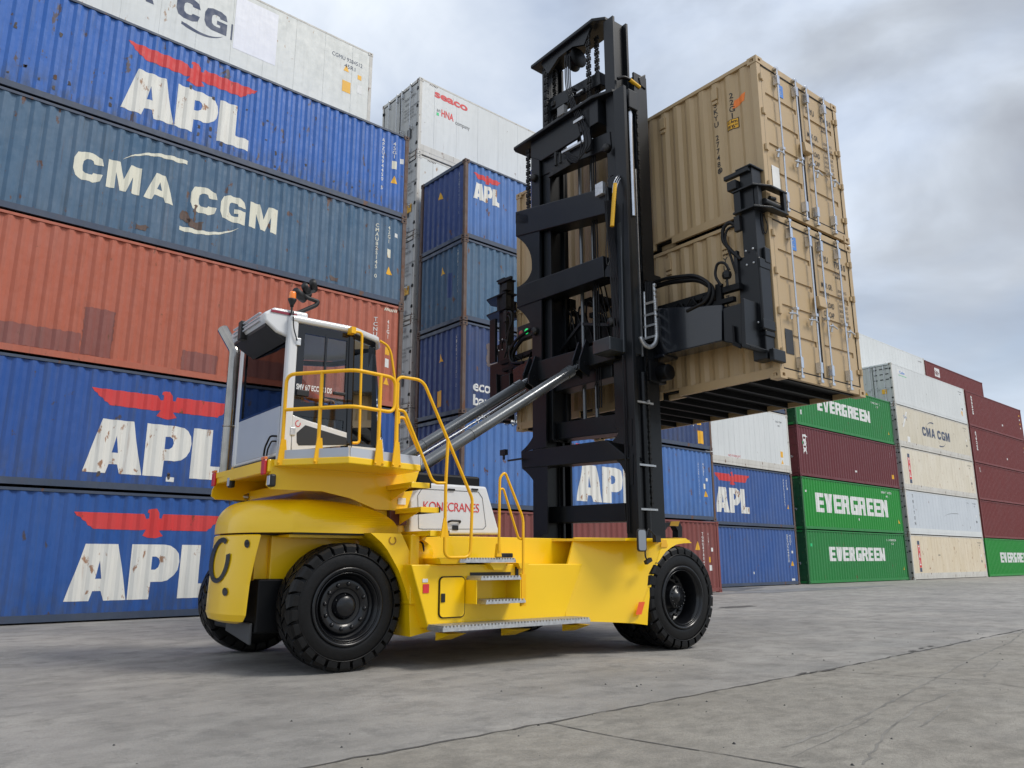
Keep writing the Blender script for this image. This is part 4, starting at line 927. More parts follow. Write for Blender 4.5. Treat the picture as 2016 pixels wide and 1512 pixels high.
# --- rear counterweight: bowed rear face with rounded corners, hood on top
def rear_x(y, z): return 2.945 + .47 * abs((y - 9.30) / 1.0) ** 2.5 - .035 * (1.5 - min(z, 1.5))
def plan(z, xf, inset=0.0, full=True):
    """outline at height z: near side, bowed rear, far side"""
    pts = []; h = 1.0 - inset
    for i in range(41):
        u = -1 + 2 * i / 40; u = math.copysign(abs(u) ** .8, u); y = 9.30 + h * u
        pts.append((2.945 + .47 * abs(u) ** 2.5 - .035 * (1.5 - min(z, 1.5)) + inset, y, z))
    return ([(xf, 9.30 - h, z)] + pts + [(xf, 9.30 + h, z)])
def cut(pts, xf):
    """the same outline cut off square at x = xf"""
    out = [p for p in pts if p[0] < xf]; a, c = out[0], out[-1]
    return [(xf, a[1] - (xf - a[0]) * .9, a[2])] + out + [(xf, c[1] + (xf - c[0]) * .9, c[2])]
def resample(pts, n):
    L = [0.0]
    for a, c in zip(pts[:-1], pts[1:]): L.append(L[-1] + (Vector(c) - Vector(a)).length)
    out = []
    for i in range(n):
        t = L[-1] * i / (n - 1); k = max(j for j in range(len(L) - 1) if L[j] <= t + 1e-9); q = (t - L[k]) / max(1e-9, L[k+1] - L[k]); out.append(tuple(Vector(pts[k]).lerp(Vector(pts[k+1]), min(1, q))))
    return out
m = MB(); lev = [(.52, .10), (.55, .03), (.62, 0), (.95, 0), (1.25, 0), (1.47, 0), (1.485, .012)]; rows = []
for z, ins in lev:
    xf = 3.07 + .05 * (z - .5) + .09 * max(0, z - 1.0) ** 1.3
    rows.append(resample(cut(plan(z, 4.0, ins), xf), 44))
nP = len(rows[0])
for i in range(len(rows) - 1):
    m.add(rows[i] + rows[i+1], [(k, k+1, nP + k + 1, nP + k) for k in range(nP - 1)], True)
m.add(rows[0], [tuple(range(nP))]); m.add(rows[-1], [tuple(range(nP))])
m.add([r_[0] for r_ in rows] + [r_[-1] for r_ in rows], [(k, k+1, len(rows) + k + 1, len(rows) + k) for k in range(len(rows) - 1)])
cwt = part(m, 'counterweight', yellow)
def on_rear(px, py, dn=.014):
    d0, d1 = ty(px, py, 8.1), ty(px, py, 10.2); fx = lambda q: q.x - rear_x(q.y, q.z)
    pv = fx(d0); hit = None
    for i in range(1, 241):
        q = d0.lerp(d1, i / 240); v = fx(q)
        if (pv <= 0 < v) or (pv >= 0 > v) or v == 0: hit = q; break
        pv = v
    if hit is None: hit = min((d0.lerp(d1, i / 240) for i in range(241)), key=lambda q: abs(fx(q)))
    return Vector((hit.x - dn, hit.y - dn * .5, hit.z))
def rear_mark(loops, name, mat):
    vf = poly2d(loops); place2d(vf, lambda a, c: on_rear(a, -c), name, mat, cwt, base=BASE)
# the machine maker's ring: an open C
cx_, cy_, rx_, ry_ = 434.0, 1103.0, 19.5, 45.0; ro, ri = [], []
for k in range(25):
    a = R(62 + (378 - 62) * k / 24); sk = lambda rx, ry: (cx_ + rx * math.cos(a) + .16 * ry * math.sin(a) * 1.0, -(cy_ - ry * math.sin(a)))
    ro.append(sk(rx_, ry_)); ri.append(sk(rx_ - 7.5, ry_ - 9.5))
rear_mark([ro + ri[::-1]], 'ring_emblem', blackprint)
for (qx, qy) in ((488, 1070.5), (444.5, 1165), (405.5, 1160)):
    rear_mark([[(qx + (5.2 if qx > 410 else 2.2) * math.cos(2*math.pi*k/18), -(qy + 8.2 * math.sin(2*math.pi*k/18))) for k in range(18)]], 'bolt_cover', blackprint)
# hood
m = MB(); rows = []
hl_ = [(1.505, .0, 4.72)] + [(1.545 + .345 * math.sin(t_), .30 * (1 - math.cos(t_)) ** 1.15, 4.71 - 1.08 * (1 - math.cos(t_))) for t_ in [math.pi / 2 * i_ / 20 for i_ in range(21)]]
for z, ins, xf in hl_:
    pts = plan(z, xf, ins); f0, f1 = pts[0], pts[-1]; fr = []
    for k in range(7):
        t = (k + 1) / 8; y = f1[1] + (f0[1] - f1[1]) * t; fr.append((xf + .0 + (.06 * math.sin(math.pi * t)), y, z))
    rows.append(pts + fr)
nP = len(rows[0])
for i in range(len(rows) - 1): m.add(rows[i] + rows[i+1], [(k, (k+1) % nP, nP + (k+1) % nP, nP + k) for k in range(nP)], True)
m.add(rows[-1], [tuple(range(nP))]); m.add(rows[0], [tuple(range(nP))])
part(m, 'rear_hood', yellow)
m = MB(); m.box(3.42, 4.70, 8.33, 10.27, 1.486, 1.504); m.box(3.12, 3.42, 8.75, 9.9, 1.486, 1.504); part(m, 'hood_seal', blackprint)
m = MB(); m.box(3.20, 4.75, 8.86, 10.2, .98, 1.485); m.box(3.42, 4.66, 8.44, 8.86, 1.455, 1.485); part(m, 'wheel_well', yellow)

# --- near and far rear mudguards
def pts_y(L, y): return [ty3(a, c, y) for a, c in L]
outer = [(729.7, 1049), (790.8, 1050.8), (804, 1080), (816.7, 1112), (842, 1172), (868.5, 1236.7), (807.4, 1254)]
inner = [(806, 1222), (805, 1190), (799.5, 1165), (793.6, 1147.5), (785, 1123), (773.7, 1102), (763, 1083), (751, 1067.8), (740, 1058)]
gp = pts_y(outer, 8.13) + pts_y(inner, 8.13)
for mm in (lambda q: q, mir):
    m = MB(); P = mm(gp); sg = 1 if mm is not mir else -1
    m.prism(P, (0, sg * .03, 0)); arc = P[len(outer)-1:] + [P[0]]
    Q = [(x, y + sg * .03, z) for x, y, z in arc]; Q2 = [(x, y + sg * .52, z) for x, y, z in arc]; nq = len(Q)
    m.add(Q + Q2, [(k, k+1, nq+k+1, nq+k) for k in range(nq - 1)]); part(m, 'rear_mudguard', yellow)
m = MB(); v = ty3(773, 1064, 8.124); tlabel(poly2d([[(v[0] + .05*math.cos(R(a)), v[2] + .05*math.sin(R(a))) for a in range(120, 421, 20)] + [(v[0] + .036*math.cos(R(a)), v[2] + .036*math.sin(R(a))) for a in range(420, 119, -20)]]), lambda a, c: (a, 8.124, c), 'lifting_mark', simple('brown_print', (.35, .16, .01), .5))
v0, v1 = ty3(858, 1216, 8.118), ty3(848, 1194, 8.118); m = MB(); m.add([(v0[0]-.03, 8.124, v0[2]-.03), (v0[0]+.03, 8.124, v0[2]-.03), (v1[0]+.03, 8.124, v1[2]+.04), (v1[0]-.03, 8.124, v1[2]+.04)], [(0,1,2,3)]); part(m, 'reflector', orangep)

# --- side tank, upper side plate, flared front mudguard (both sides)
TKY = 7.95
tank = [(4.70, 1.155), (7.40, 1.155), ty(1122, 1210, TKY).xz, (6.98, .44), (5.05, .40), (4.95, .44)]
fenF = [(1362, 1069), (1346, 1069.5), (1331.6, 1072), (1321, 1078), (1310.5, 1086.5), (1302, 1098), (1294.6, 1111.6), (1289, 1126), (1284, 1140.7), (1278.7, 1177.8), (1276, 1205), (1274.8, 1230.7)]
FY = 7.42
def on_plane(px, py, a, c, d):
    a, c, d = Vector(a), Vector(c), Vector(d); n = (c - a).cross(d - a); o = Vector((0, 0, CAM_H)); q = ty(px, py, 8.0); r_ = q - o
    return tuple(o + r_ * ((a - o).dot(n) / r_.dot(n)))
for near in (True, False):
    mm = (lambda q: q) if near else mir; sg = 1 if near else -1
    m = MB(); P = mm([(a[0], TKY, a[1]) for a in tank]); m.prism(P, (0, sg * .85, 0)); part(m, 'side_tank', yellow, bevel=.012)
    m = MB(); P = mm([(4.8, 8.33, 1.12), (7.6, 8.33, 1.12), (7.6, 8.33, 1.50), (4.8, 8.33, 1.50)]); m.prism(P, (0, sg * .5, 0)); part(m, 'upper_side_plate', yellow, bevel=.008)
    # flared panel
    B_ = ty3(1306, 1060, FY); D_, E_ = ty3(1113, 1222, 7.93), ty3(1250, 1227, FY + .02)
    A_, A2 = on_plane(1131, 1058, B_, D_, E_), on_plane(1118, 1110, B_, D_, E_)
    q1 = mm([A_, B_, E_, D_, A2]); m = MB(); m.prism(q1, (0, sg * .03, 0))
    part(m, 'flared_panel', yellow)
    m = MB(); P = mm([B_] + [ty3(a, c, FY - .02) for a, c in [(1330, 1058.5), (1350, 1059.5)]] + [ty3(a, c, FY - .02) for a, c in fenF] + [E_]); m.prism(P, (0, sg * .025, 0))
    arc = P[3:-1]; Q = [(x, y + sg * .02, z) for x, y, z in arc]; Q2 = [(x, y + sg * .85, z) for x, y, z in arc]; nq = len(Q); m.add(Q + Q2, [(k, k+1, nq+k+1, nq+k) for k in range(nq - 1)])
    z = B_[2]; m.hexa(mm([(7.7, FY + .02, z - .04), (9.0, FY + .005, z - .05), (9.0, 8.6, z - .05), (7.0, 8.6, z - .04), (7.7, FY + .02, z - .005), (9.0, FY + .005, z - .015), (9.0, 8.6, z - .015), (7.0, 8.6, z - .005)]))
    part(m, 'front_mudguard', yellow)
m = MB(); a_, c_ = ty(1258, 1210, FY - .03), ty(1263, 1185, FY - .03)
m.add([(a_.x - .06, FY - .028, a_.z), (a_.x + .05, FY - .028, a_.z), (c_.x + .07, FY - .028, c_.z), (c_.x - .05, FY - .028, c_.z)], [(0, 1, 2, 3)]); part(m, 'reflector', orangep)
for (px, py) in ((1308, 1068), (1308, 1074)):
    v = ty(px, py, FY - .028)
m = MB(); v = ty(1308, 1073, FY - .026); m.add([(v.x - .07, FY - .026, v.z - .03), (v.x + .07, FY - .026, v.z - .03), (v.x + .05, FY - .026, v.z + .07), (v.x - .05, FY - .026, v.z + .07)], [(0, 1, 2, 3)]); part(m, 'warning_sticker', stickerY)
m = MB(); m.box(4.9, 8.6, 8.4, 10.6, 1.455, 1.485); part(m, 'deck_plate', yellow)
# tank access door
d0, d1 = ty(862, 1218, TKY), ty(915, 1134, TKY)
def rrect(x0, x1, z0, z1, r, n=6): return [(x1 - r + r*math.cos(R(a)), z1 - r + r*math.sin(R(a))) for a in range(0, 91, 15)] + [(x0 + r + r*math.cos(R(a)), z1 - r + r*math.sin(R(a))) for a in range(90, 181, 15)] + [(x0 + r + r*math.cos(R(a)), z0 + r + r*math.sin(R(a))) for a in range(180, 271, 15)] + [(x1 - r + r*math.cos(R(a)), z0 + r + r*math.sin(R(a))) for a in range(270, 361, 15)]
m = MB(); m.prism([(a, TKY - .012, c) for a, c in rrect(d0.x, d1.x, d0.z, d1.z, .06)], (0, .012, 0)); dg = part(m, 'door_seal', hosem)
m = MB(); m.prism([(a, TKY - .022, c) for a, c in rrect(d0.x + .014, d1.x - .014, d0.z + .014, d1.z - .014, .05)], (0, .012, 0)); td = part(m, 'tank_door', yellow)
m = MB(); v = ty(869.5, 1177, TKY); m.box(v.x - .025, v.x + .03, TKY - .034, TKY - .022, v.z - .05, v.z + .05); part(m, 'latch', blackprint, td, .005)
m = MB(); v = ty(837, 1150, TKY); m.box(v.x - .03, v.x + .05, TKY - .008, TKY, v.z - .10, v.z + .0); part(m, 'warning_sticker', redp)
m = MB(); v = ty(836, 1143, TKY); m.box(v.x - .03, v.x + .04, TKY - .008, TKY, v.z - .02, v.z + .02); part(m, 'sticker', stickerW)
m = MB(); a_, c_ = ty(925, 1133, TKY), ty(1005, 1126, TKY); m.box(a_.x, c_.x, TKY - .008, TKY, a_.z, c_.z); part(m, 'grille_slot', blackprint)
m = MB(); v = ty(1016.5, 1124, TKY); m.box(v.x - .02, v.x + .02, TKY - .02, TKY, v.z - .06, v.z + .05); part(m, 'latch', blackprint)

# --- steps
def grating(name, x0, x1, y0, y1, z1, thk, n, slope=0.0, teeth=True):
    m = MB(); zf = lambda x: z1 + slope * (x - x0)
    m.hexa([(x0, y0, zf(x0) - thk), (x1, y0, zf(x1) - thk), (x1, y1, zf(x1) - thk), (x0, y1, zf(x0) - thk), (x0, y0, zf(x0) - .012), (x1, y0, zf(x1) - .012), (x1, y1, zf(x1) - .012), (x0, y1, zf(x0) - .012)])
    for k in range(n):
        x = x0 + (x1 - x0) * (k + .25) / n; w = (x1 - x0) / n * .5; m.box(x, x + w, y0 + .005, y1, zf(x) - .012, zf(x) + .008)
    return part(m, name, galv)
s0, s1 = ty(870, 1236, 7.62), ty(1160, 1219, 7.62)
grating('long_step', s0.x, s1.x, 7.60, 7.93, s0.z + .01, .055, 46)
for x in (5.05, 6.0, 7.0): m = MB(); m.prism([(x, 7.64, .39), (x, 7.95, .39), (x, 7.95, .30)], (.22, 0, 0)); part(m, 'step_bracket', yellow)
a_, c_ = ty(945, 1139, 7.66), ty(1024, 1136, 7.66); grating('side_step', a_.x, c_.x, 7.64, 7.94, a_.z + .02, .04, 12)
e_, g_ = ty(955, 1186, 7.66), ty(1033, 1183, 7.66); grating('side_step', e_.x, g_.x, 7.64, 7.94, e_.z + .02, .04, 12)
m = MB(); m.box(c_.x - .0, c_.x + .012, 7.66, 7.95, e_.z - .01, a_.z + .0); part(m, 'step_bracket', yellow); m = MB(); m.box(e_.x - .10, e_.x - .088, 7.70, 7.95, e_.z - .02, a_.z - .02); part(m, 'step_bracket', yellow)
a_, c_ = ty(862, 1098, 7.85), ty(1011, 1098, 7.85); grating('walkway_step', a_.x + .28, c_.x, 7.80, 8.33, 1.225, .05, 20)
m = MB(); m.hexa([(a_.x + .04, 7.84, 1.16), (a_.x + .40, 7.84, 1.16), (a_.x + .40, 8.3, 1.16), (a_.x + .04, 8.3, 1.16), (a_.x, 7.82, 1.225), (a_.x + .28, 7.82, 1.225), (a_.x + .28, 8.3, 1.225), (a_.x, 8.3, 1.225)])
part(m, 'step_bracket', yellow); m = MB(); m.prism([(5.75, 7.86, 1.17), (6.02, 7.86, 1.17), (5.95, 7.86, 1.09), (5.82, 7.86, 1.09)], (0, .4, 0)); part(m, 'step_bracket', yellow); m = MB(); m.prism([(6.2, 7.86, 1.17), (6.38, 7.86, 1.17), (6.34, 7.86, 1.10), (6.24, 7.86, 1.10)], (0, .4, 0)); part(m, 'step_bracket', yellow)
m = MB(); v = ty(993, 1090, 7.9); m.box(v.x - .08, v.x + .14, 7.9, 8.0, 1.235, 1.29); part(m, 'marker_lamp', blackprint, bevel=.01)
# grab rail by the walkway
m = MB(); y = 7.78
m.tube(fillet([ty3(982, 1086, y), ty3(984, 940, y), ty3(994, 929, y), ty3(1030, 1021, y), ty3(1030, 1190, 7.68)], .07), .017)
m.tube(fillet([ty3(984, 963, y), ty3(991, 962, y), ty3(1021, 1061, y), ty3(1031, 1061, y)], .05), .015)
m.box(ty(1030, 1190, 7.68).x - .04, ty(1030, 1190, 7.68).x + .03, 7.66, 7.70, ty(1030, 1190, 7.68).z - .02, ty(1030, 1130, 7.68).z)
m.prism([ty3(978, 1096, y), ty3(988, 1096, y), ty3(985, 1070, y), ty3(981, 1070, y)], (0, .05, 0)); part(m, 'grab_rail', rail_y)

# --- engine hood (white) with red lettering
HY = 8.45
hood = pts_y([(806, 1052), (808, 985), (838, 950), (958, 958), (985, 1052)], HY)
m = MB(); m.prism(hood, (0, 2.0, 0)); eh = part(m, 'engine_hood', whitep, bevel=.03, seg=3)
m = MB(); a_ = [ty3(a, c, HY - .003) for a, c in ((824, 1041), (822, 975), (830, 962), (942, 968), (950, 980), (957, 1036), (952, 1042), (832, 1042))]
lp_o = [(q[0], q[2]) for q in a_]; cxm = sum(q[0] for q in lp_o) / len(lp_o); czm = sum(q[1] for q in lp_o) / len(lp_o)
lp_i = [(cxm + (a - cxm) * .988, czm + (c - czm) * .976) for a, c in lp_o]; tlabel(poly2d([lp_o, lp_i]), lambda a, c: (a, HY - .004, c), 'hatch_seam', dkgrey, eh)
k0, k1 = ty(833, 1005, HY), ty(943, 1005, HY); kz0, kz1 = ty(880, 1006.5, HY).z, ty(880, 989, HY).z
tlabel(fit(text2d('KONECRANES', .0, 'LEFT', .92), k0.x, kz0, k1.x, kz1), lambda a, c: (a, HY - .005, c), 'lettering', redp, eh)
m = MB(); v = ty(894, 1028, HY); m.tube(fillet([(v.x - .09, HY, v.z), (v.x - .07, HY - .04, v.z + .015), (v.x + .07, HY - .04, v.z + .015), (v.x + .09, HY, v.z)], .02), .014); part(m, 'handle', blackprint, eh)
m = MB(); v = ty(896, 1039, HY); m.box(v.x - .045, v.x + .045, HY - .014, HY, v.z - .03, v.z + .03); part(m, 'latch', blackprint, eh, .006)
for px in (888, 934): m = MB(); v = ty(px, 964, HY); m.box(v.x - .05, v.x + .05, HY - .02, HY, v.z - .012, v.z + .012); part(m, 'hinge', blackprint, eh)

# --- cab support: bracket plates and column
PZ = 2.30
n0, n1, n2, n3 = (3.18, 8.40), (3.72, 7.66), (4.74, 7.86), (4.74, 8.35)
for y in (8.42, 10.35):
    m = MB(); m.prism(pts_y([(545, 910), (527, 940), (525, 955), (534, 963), (580, 965), (634, 967), (690, 981), (740, 1003), (800, 1006), (826, 925), (700, 915)], 8.42) if y < 9 else [(x, 10.35, z) for x, _, z in pts_y([(545, 910), (527, 940), (525, 955), (534, 963), (580, 965), (634, 967), (690, 981), (740, 1003), (800, 1006), (826, 925), (700, 915)], 8.42)], (0, .03, 0)); part(m, 'cab_bracket', yellow)
m = MB(); m.box(3.12, 3.20, 8.42, 10.4, 2.16, 2.30); m.box(3.6, 4.7, 8.45, 10.36, 1.98, 2.1); part(m, 'rear_beam', yellow, bevel=.01)
for yy in (8.50, 10.25):
    m = MB(); m.box(3.085, 3.118, yy - .05, yy + .06, 2.13, 2.30); tl = part(m, 'tail_light', redlens, bevel=.012)
    m = MB(); m.box(3.084, 3.117, yy - .05, yy + .06, 2.302, 2.33); part(m, 'turn_lens', amber, tl)
for (px, py) in ((532, 946), (453, 949)):
    m = MB(); v = tx(px, py, 3.14); m.box(3.12, 3.19, v.y - .055, v.y + .055, v.z - .07, v.z + .07); wl = part(m, 'work_light', blackprint, bevel=.02)
    m = MB(); m.box(3.112, 3.12, v.y - .04, v.y + .03, v.z - .05, v.z + .05); part(m, 'lens', simple('clear_lamp_lens', (.5, .52, .55), .1, coat=.8), wl)
m = MB(); m.box(4.30, 4.72, 8.5, 10.2, 1.45, 2.25); m.hexa([(4.5, 8.55, 1.45), (5.0, 8.55, 1.45), (5.0, 10.2, 1.45), (4.5, 10.2, 1.45), (4.5, 8.55, 2.2), (4.72, 8.55, 2.2), (4.72, 10.2, 2.2), (4.5, 10.2, 2.2)]); part(m, 'cab_column', yellow, bevel=.02)
m = MB(); m.box(4.66, 4.9, 8.42, 8.50, 1.62, 1.8); part(m, 'fuse_box', simple('dark_red_box', (.09, .02, .015), .4), bevel=.01)
m = MB(); v = ty(790, 990, 8.41); m.box(v.x - .045, v.x + .06, 8.405, 8.42, v.z - .02, v.z + .06); part(m, 'sticker', stickerW)
m = MB(); m.tube(fillet([(4.9, 8.3, 1.4), (5.0, 8.2, 1.42), (5.02, 8.2, 1.3), (4.97, 8.25, 1.2)], .04), .012, 6); m.tube(fillet([(4.88, 8.3, 1.35), (4.95, 8.22, 1.34), (4.96, 8.22, 1.22)], .03), .011, 6); m.box(4.86, 4.93, 8.2, 8.3, 1.38, 1.48); part(m, 'brake_hose', hosem)
m = MB(); m.lathe([(.0, .16), (.14, .14), (.17, .05), (.17, -.05)], (5.02, 8.35, 1.28), (0, -1, 0), 20); part(m, 'frame_boss', yellow)
# --- platform with kick plate
P2 = [(3.10, 10.35)] + [n0, n1, n2, n3, (4.74, 10.3)]
m = MB(); m.prism([(x, y, PZ - .075) for x, y in P2], (0, 0, .075)); pf = part(m, 'cab_platform', yellow, bevel=.01)
m = MB()
for (a, c) in ((n0, n1), (n1, n2), (n2, n3)):
    d = Vector((c[0] - a[0], c[1] - a[1])); a2 = (a[0] + .02, a[1] + .02); c2 = (c[0] + .0, c[1] + .02); m.bar((a2[0], a2[1], PZ + .05), (c2[0], c2[1], PZ + .05), .012, .10)
part(m, 'kick_plate', greyp, pf)
# --- railing round the platform
zt_, zm = PZ + .97, PZ + .56
T = lambda px, py, z: tz3(px, py, z)
r0, r1, r2 = (3.24, 8.36), (3.76, 7.68), (4.31, 7.76)
m = MB()
L3 = [(r0[0], r0[1], PZ - .05), (r0[0], r0[1], zt_), (r1[0], r1[1], zt_), (r2[0], r2[1], zt_), (r2[0], r2[1], zm), (r1[0], r1[1], zm), (r0[0], r0[1], zm)]
m.tube(fillet(L3, .11, 6), .021, 10)
for t in (.52,):
    x, y = r0[0] + (r1[0] - r0[0]) * t, r0[1] + (r1[1] - r0[1]) * t; m.tube([(x, y, PZ - .05), (x, y, zt_)], .021, 10)
x, y = r1[0] + (r2[0] - r1[0]) * .62, r1[1] + (r2[1] - r1[1]) * .62; m.tube([(x, y, PZ - .05), (x, y, zt_)], .021, 10)
m.tube([(r2[0] + .03, r2[1], PZ - .05), (r2[0] + .03, r2[1], zt_ - .05)], .021, 10)
part(m, 'platform_railing', rail_y)
for (x, y) in (r0, (r0[0] + (r1[0] - r0[0]) * .52, r0[1] + (r1[1] - r0[1]) * .52), (x, y), (r2[0] + .03, r2[1])):
    m = MB(); m.prism([(x - .06, y - .035, PZ - .07), (x + .06, y - .035, PZ - .07), (x + .028, y - .035, PZ + .22), (x - .028, y - .035, PZ + .22)], (0, .018, 0))
    for q in (-.045, .045): m.lathe([(.012, .0), (.012, .012), (0, .012)], (x + q, y - .035, PZ - .045), (0, -1, 0), 8)
    part(m, 'railing_foot', rail_y)
# --- stairs
for (px, py) in ((848, 957), (866, 1005), (884, 1051)):
    v = ty(px, py, 7.82); x1 = v.x; z1 = v.z + .035
    m = MB(); m.box(x1 - .26, x1, 7.84, 8.50, z1 - .03, z1); m.box(x1 - .26, x1 - .01, 7.82, 7.84, z1 - .065, z1 + .0)
    m.prism([(x1 - .20, 7.90, z1 - .03), (x1 - .20, 8.55, z1 - .03), (x1 - .20, 8.55, z1 - .22)], (.012, 0, 0)); m.box(x1 - .26, x1 - .245, 7.86, 8.5, z1 - .06, z1 - .03)
    st = part(m, 'stair_tread', yellow, bevel=.004)
    m = MB(); m.box(x1 - .012, x1 + .004, 7.815, 8.4, z1 - .06, z1 + .004); part(m, 'nosing', blackprint, st)
m = MB(); y = 7.76
m.tube(fillet([ty3(781, 898, y), ty3(782, 748, y), ty3(790, 742, y), ty3(833, 749, y), ty3(922, 963, y), ty3(930, 982, y), ty3(926, 1097, y), ty3(875, 1098, y), ty3(877.6, 951, y), ty3(882, 868, y)], .10, 6), .019, 10)
m.tube(fillet([ty3(783, 807, y), ty3(796, 809, y), ty3(850, 944, y), ty3(858, 951, y), ty3(878.5, 951, y)], .07), .018, 10)
part(m, 'stair_railing', rail_y)
m = MB(); y = 8.33
m.tube(fillet([ty3(785, 834, y), ty3(785, 822, y), ty3(796, 822, y), ty3(824, 888, y)], .06), .018, 10)
part(m, 'stair_railing', rail_y)
m = MB(); v = ty(876, 1055, 7.74); m.prism([ty3(868, 1058, 7.745), ty3(884, 1058, 7.745), ty3(879, 1020, 7.745), ty3(874, 1020, 7.745)], (0, .015, 0)); part(m, 'railing_foot', rail_y)

# --- cab
CX0, CXD, CYN, CYF, CZ0, CZ1 = 3.33, 4.17, 8.60, 10.30, 2.38, 4.05
plan_lo = [(CX0, CYN), (CXD, CYN), (4.72, 8.86), (4.95, 9.15), (4.97, 9.75), (4.72, 10.04), (CXD, CYF), (CX0, CYF)]
plan_hi = [(CX0, CYN), (CXD - .03, CYN), (4.55, 8.80), (4.72, 9.12), (4.73, 9.78), (4.55, 10.10), (CXD - .03, CYF), (CX0, CYF)]
def lerp2(k, z): t = (z - CZ0) / (CZ1 - CZ0); a, c = plan_lo[k], plan_hi[k]; return (a[0] + (c[0]-a[0]) * t, a[1] + (c[1]-a[1]) * t, z)
m = MB()
def post(k, w, d=(0, 0)):
    a, c = lerp2(k, CZ0), lerp2(k, CZ1); m.bar((a[0] + d[0], a[1] + d[1], a[2]), (c[0] + d[0], c[1] + d[1], c[2]), w, w, (0, 1, 0))
post(0, .12, (.055, .055)); post(7, .15, (.065, -.065))
m.prism([(x, y, CZ0) for x, y in plan_lo], (0, 0, .06))
cab = part(m, 'cab', whitep, bevel=.03, seg=3)
m = MB(); post_m = m
for k in (1, 6): post(k, .07, (.0, .03 if k == 1 else -.03))
for k in (3, 4): post(k, .04, (-.02, .0))
part(m, 'pillar', blackgl, cab)
# white lower rear wall and far wall
m = MB(); m.box(CX0 + .0, CX0 + .04, CYN + .14, CYF - .14, CZ0 + .04, 2.98); part(m, 'rear_wall', greyp, cab, .01)
m = MB(); m.box(CX0 + .015, CX0 + .025, CYN + .14, CYF - .14, 2.99, 3.98); part(m, 'rear_window', glassm, cab)
m = MB(); m.box(CX0, CX0 + .03, CYN + .14, CYF - .14, 2.975, 3.0); m.box(CX0, CX0 + .03, CYF - .22, CYF - .14, 3.0, 3.98); part(m, 'window_seal', blackgl, cab)
m = MB(); m.tube(fillet([(CX0 - .0, 8.78, 2.62), (CX0 - .07, 8.80, 2.62), (CX0 - .07, 8.95, 2.50), (CX0 - .07, 8.97, 2.40)], .04), .012, 6); m.tube(fillet([(CX0 - .0, 8.78, 2.56), (CX0 - .05, 8.80, 2.56), (CX0 - .05, 8.91, 2.48), (CX0 - .05, 8.93, 2.40)], .03), .010, 6); part(m, 'hose', hosem, cab)
m = MB(); m.tube([(CX0 + .02, 8.75, 2.36), (CX0 + .02, 10.2, 2.36)], .03, 8); part(m, 'hose', hosem, cab)
# door: dark glass over a white angled lower panel
DX0, DX1 = CX0 + .115, CXD
yd = CYN + .01
m = MB()
for (a0, a1, c0, c1) in ((DX0, DX0 + .085, 2.40, 3.97), (DX1 - .085, DX1 - .01, 2.40, 3.97), (DX0 + .085, DX1 - .085, 3.87, 3.97), (DX0 + .085, DX1 - .085, 2.86, 3.03), (DX0 + .085, DX1 - .085, 2.40, 2.44)): m.box(a0, a1, yd, yd + .035, c0, c1)
dr = part(m, 'cab_door', blackgl, cab)
m = MB(); m.box(DX0 + .085, DX1 - .085, yd + .012, yd + .02, 3.03, 3.87); m.box(DX0 + .085, DX1 - .085, yd + .012, yd + .02, 2.44, 2.86); part(m, 'door_glass', glassm, cab)
m = MB(); m.box((DX0 + DX1) / 2 - .012, (DX0 + DX1) / 2 + .012, yd - .004, yd + .012, 3.03, 3.9); part(m, 'window_divider', blackgl, cab)
yq = yd - .012
lowp = [(q[0], q[2]) for q in [ty3(a, c, yq) for a, c in ((574, 887), (576, 817), (603, 827), (690, 854), (690, 876))]]
lowh = [(q[0], q[2]) for q in [ty3(a, c, yq) for a, c in ((584, 871), (584, 852), (601, 837), (682, 862), (682, 876), (588, 877))]]
m = MB(); m.prism([(a, yq, c) for a, c in lowp], (0, .012, 0)); lo = part(m, 'door_lower_panel', whitep, cab, .004)
m = MB(); m.prism([(a, yq - .003, c) for a, c in lowh], (0, .003, 0)); part(m, 'door_dark_inset', dkgrey, cab)
v = ty(586.5, 834, yq); tlabel(poly2d([[(v.x + .033*math.cos(R(a)), v.z + .04*math.sin(R(a))) for a in range(80, 391, 15)] + [(v.x + .024*math.cos(R(a)), v.z + .029*math.sin(R(a))) for a in range(380, 79, -15)]]), lambda a, c: (a, yq - .003, c), 'ring_emblem', redp, cab)
t0, t1 = ty(583, 762, yd), ty(653, 771, yd)
tlabel(fit(text2d('SMV 6/7 ECC 100 DS', .03), t0.x, t0.z - .025, t1.x, t0.z + .045), lambda a, c: (a, yd - .004, c), 'lettering', whiteprint, cab)
m = MB(); v = ty(668, 776, yd); m.box(v.x - .09, v.x + .07, yd - .04, yd, v.z - .018, v.z + .018); v = ty(594, 775, yd); m.box(v.x - .07, v.x + .08, yd - .03, yd, v.z - .03, v.z + .04); part(m, 'door_handle', blackprint, cab, .006)
for zz_ in (2.62, 3.70): m = MB(); m.box(DX0 - .03, DX0 + .03, yd - .025, yd, zz_, zz_ + .09); part(m, 'hinge', galv, cab, .005)
m = MB(); m.box(CXD - .008, CXD + .0, CYN - .004, CYN + .008, CZ0 + .05, CZ1 - .1); part(m, 'door_edge_strip', galv, cab)
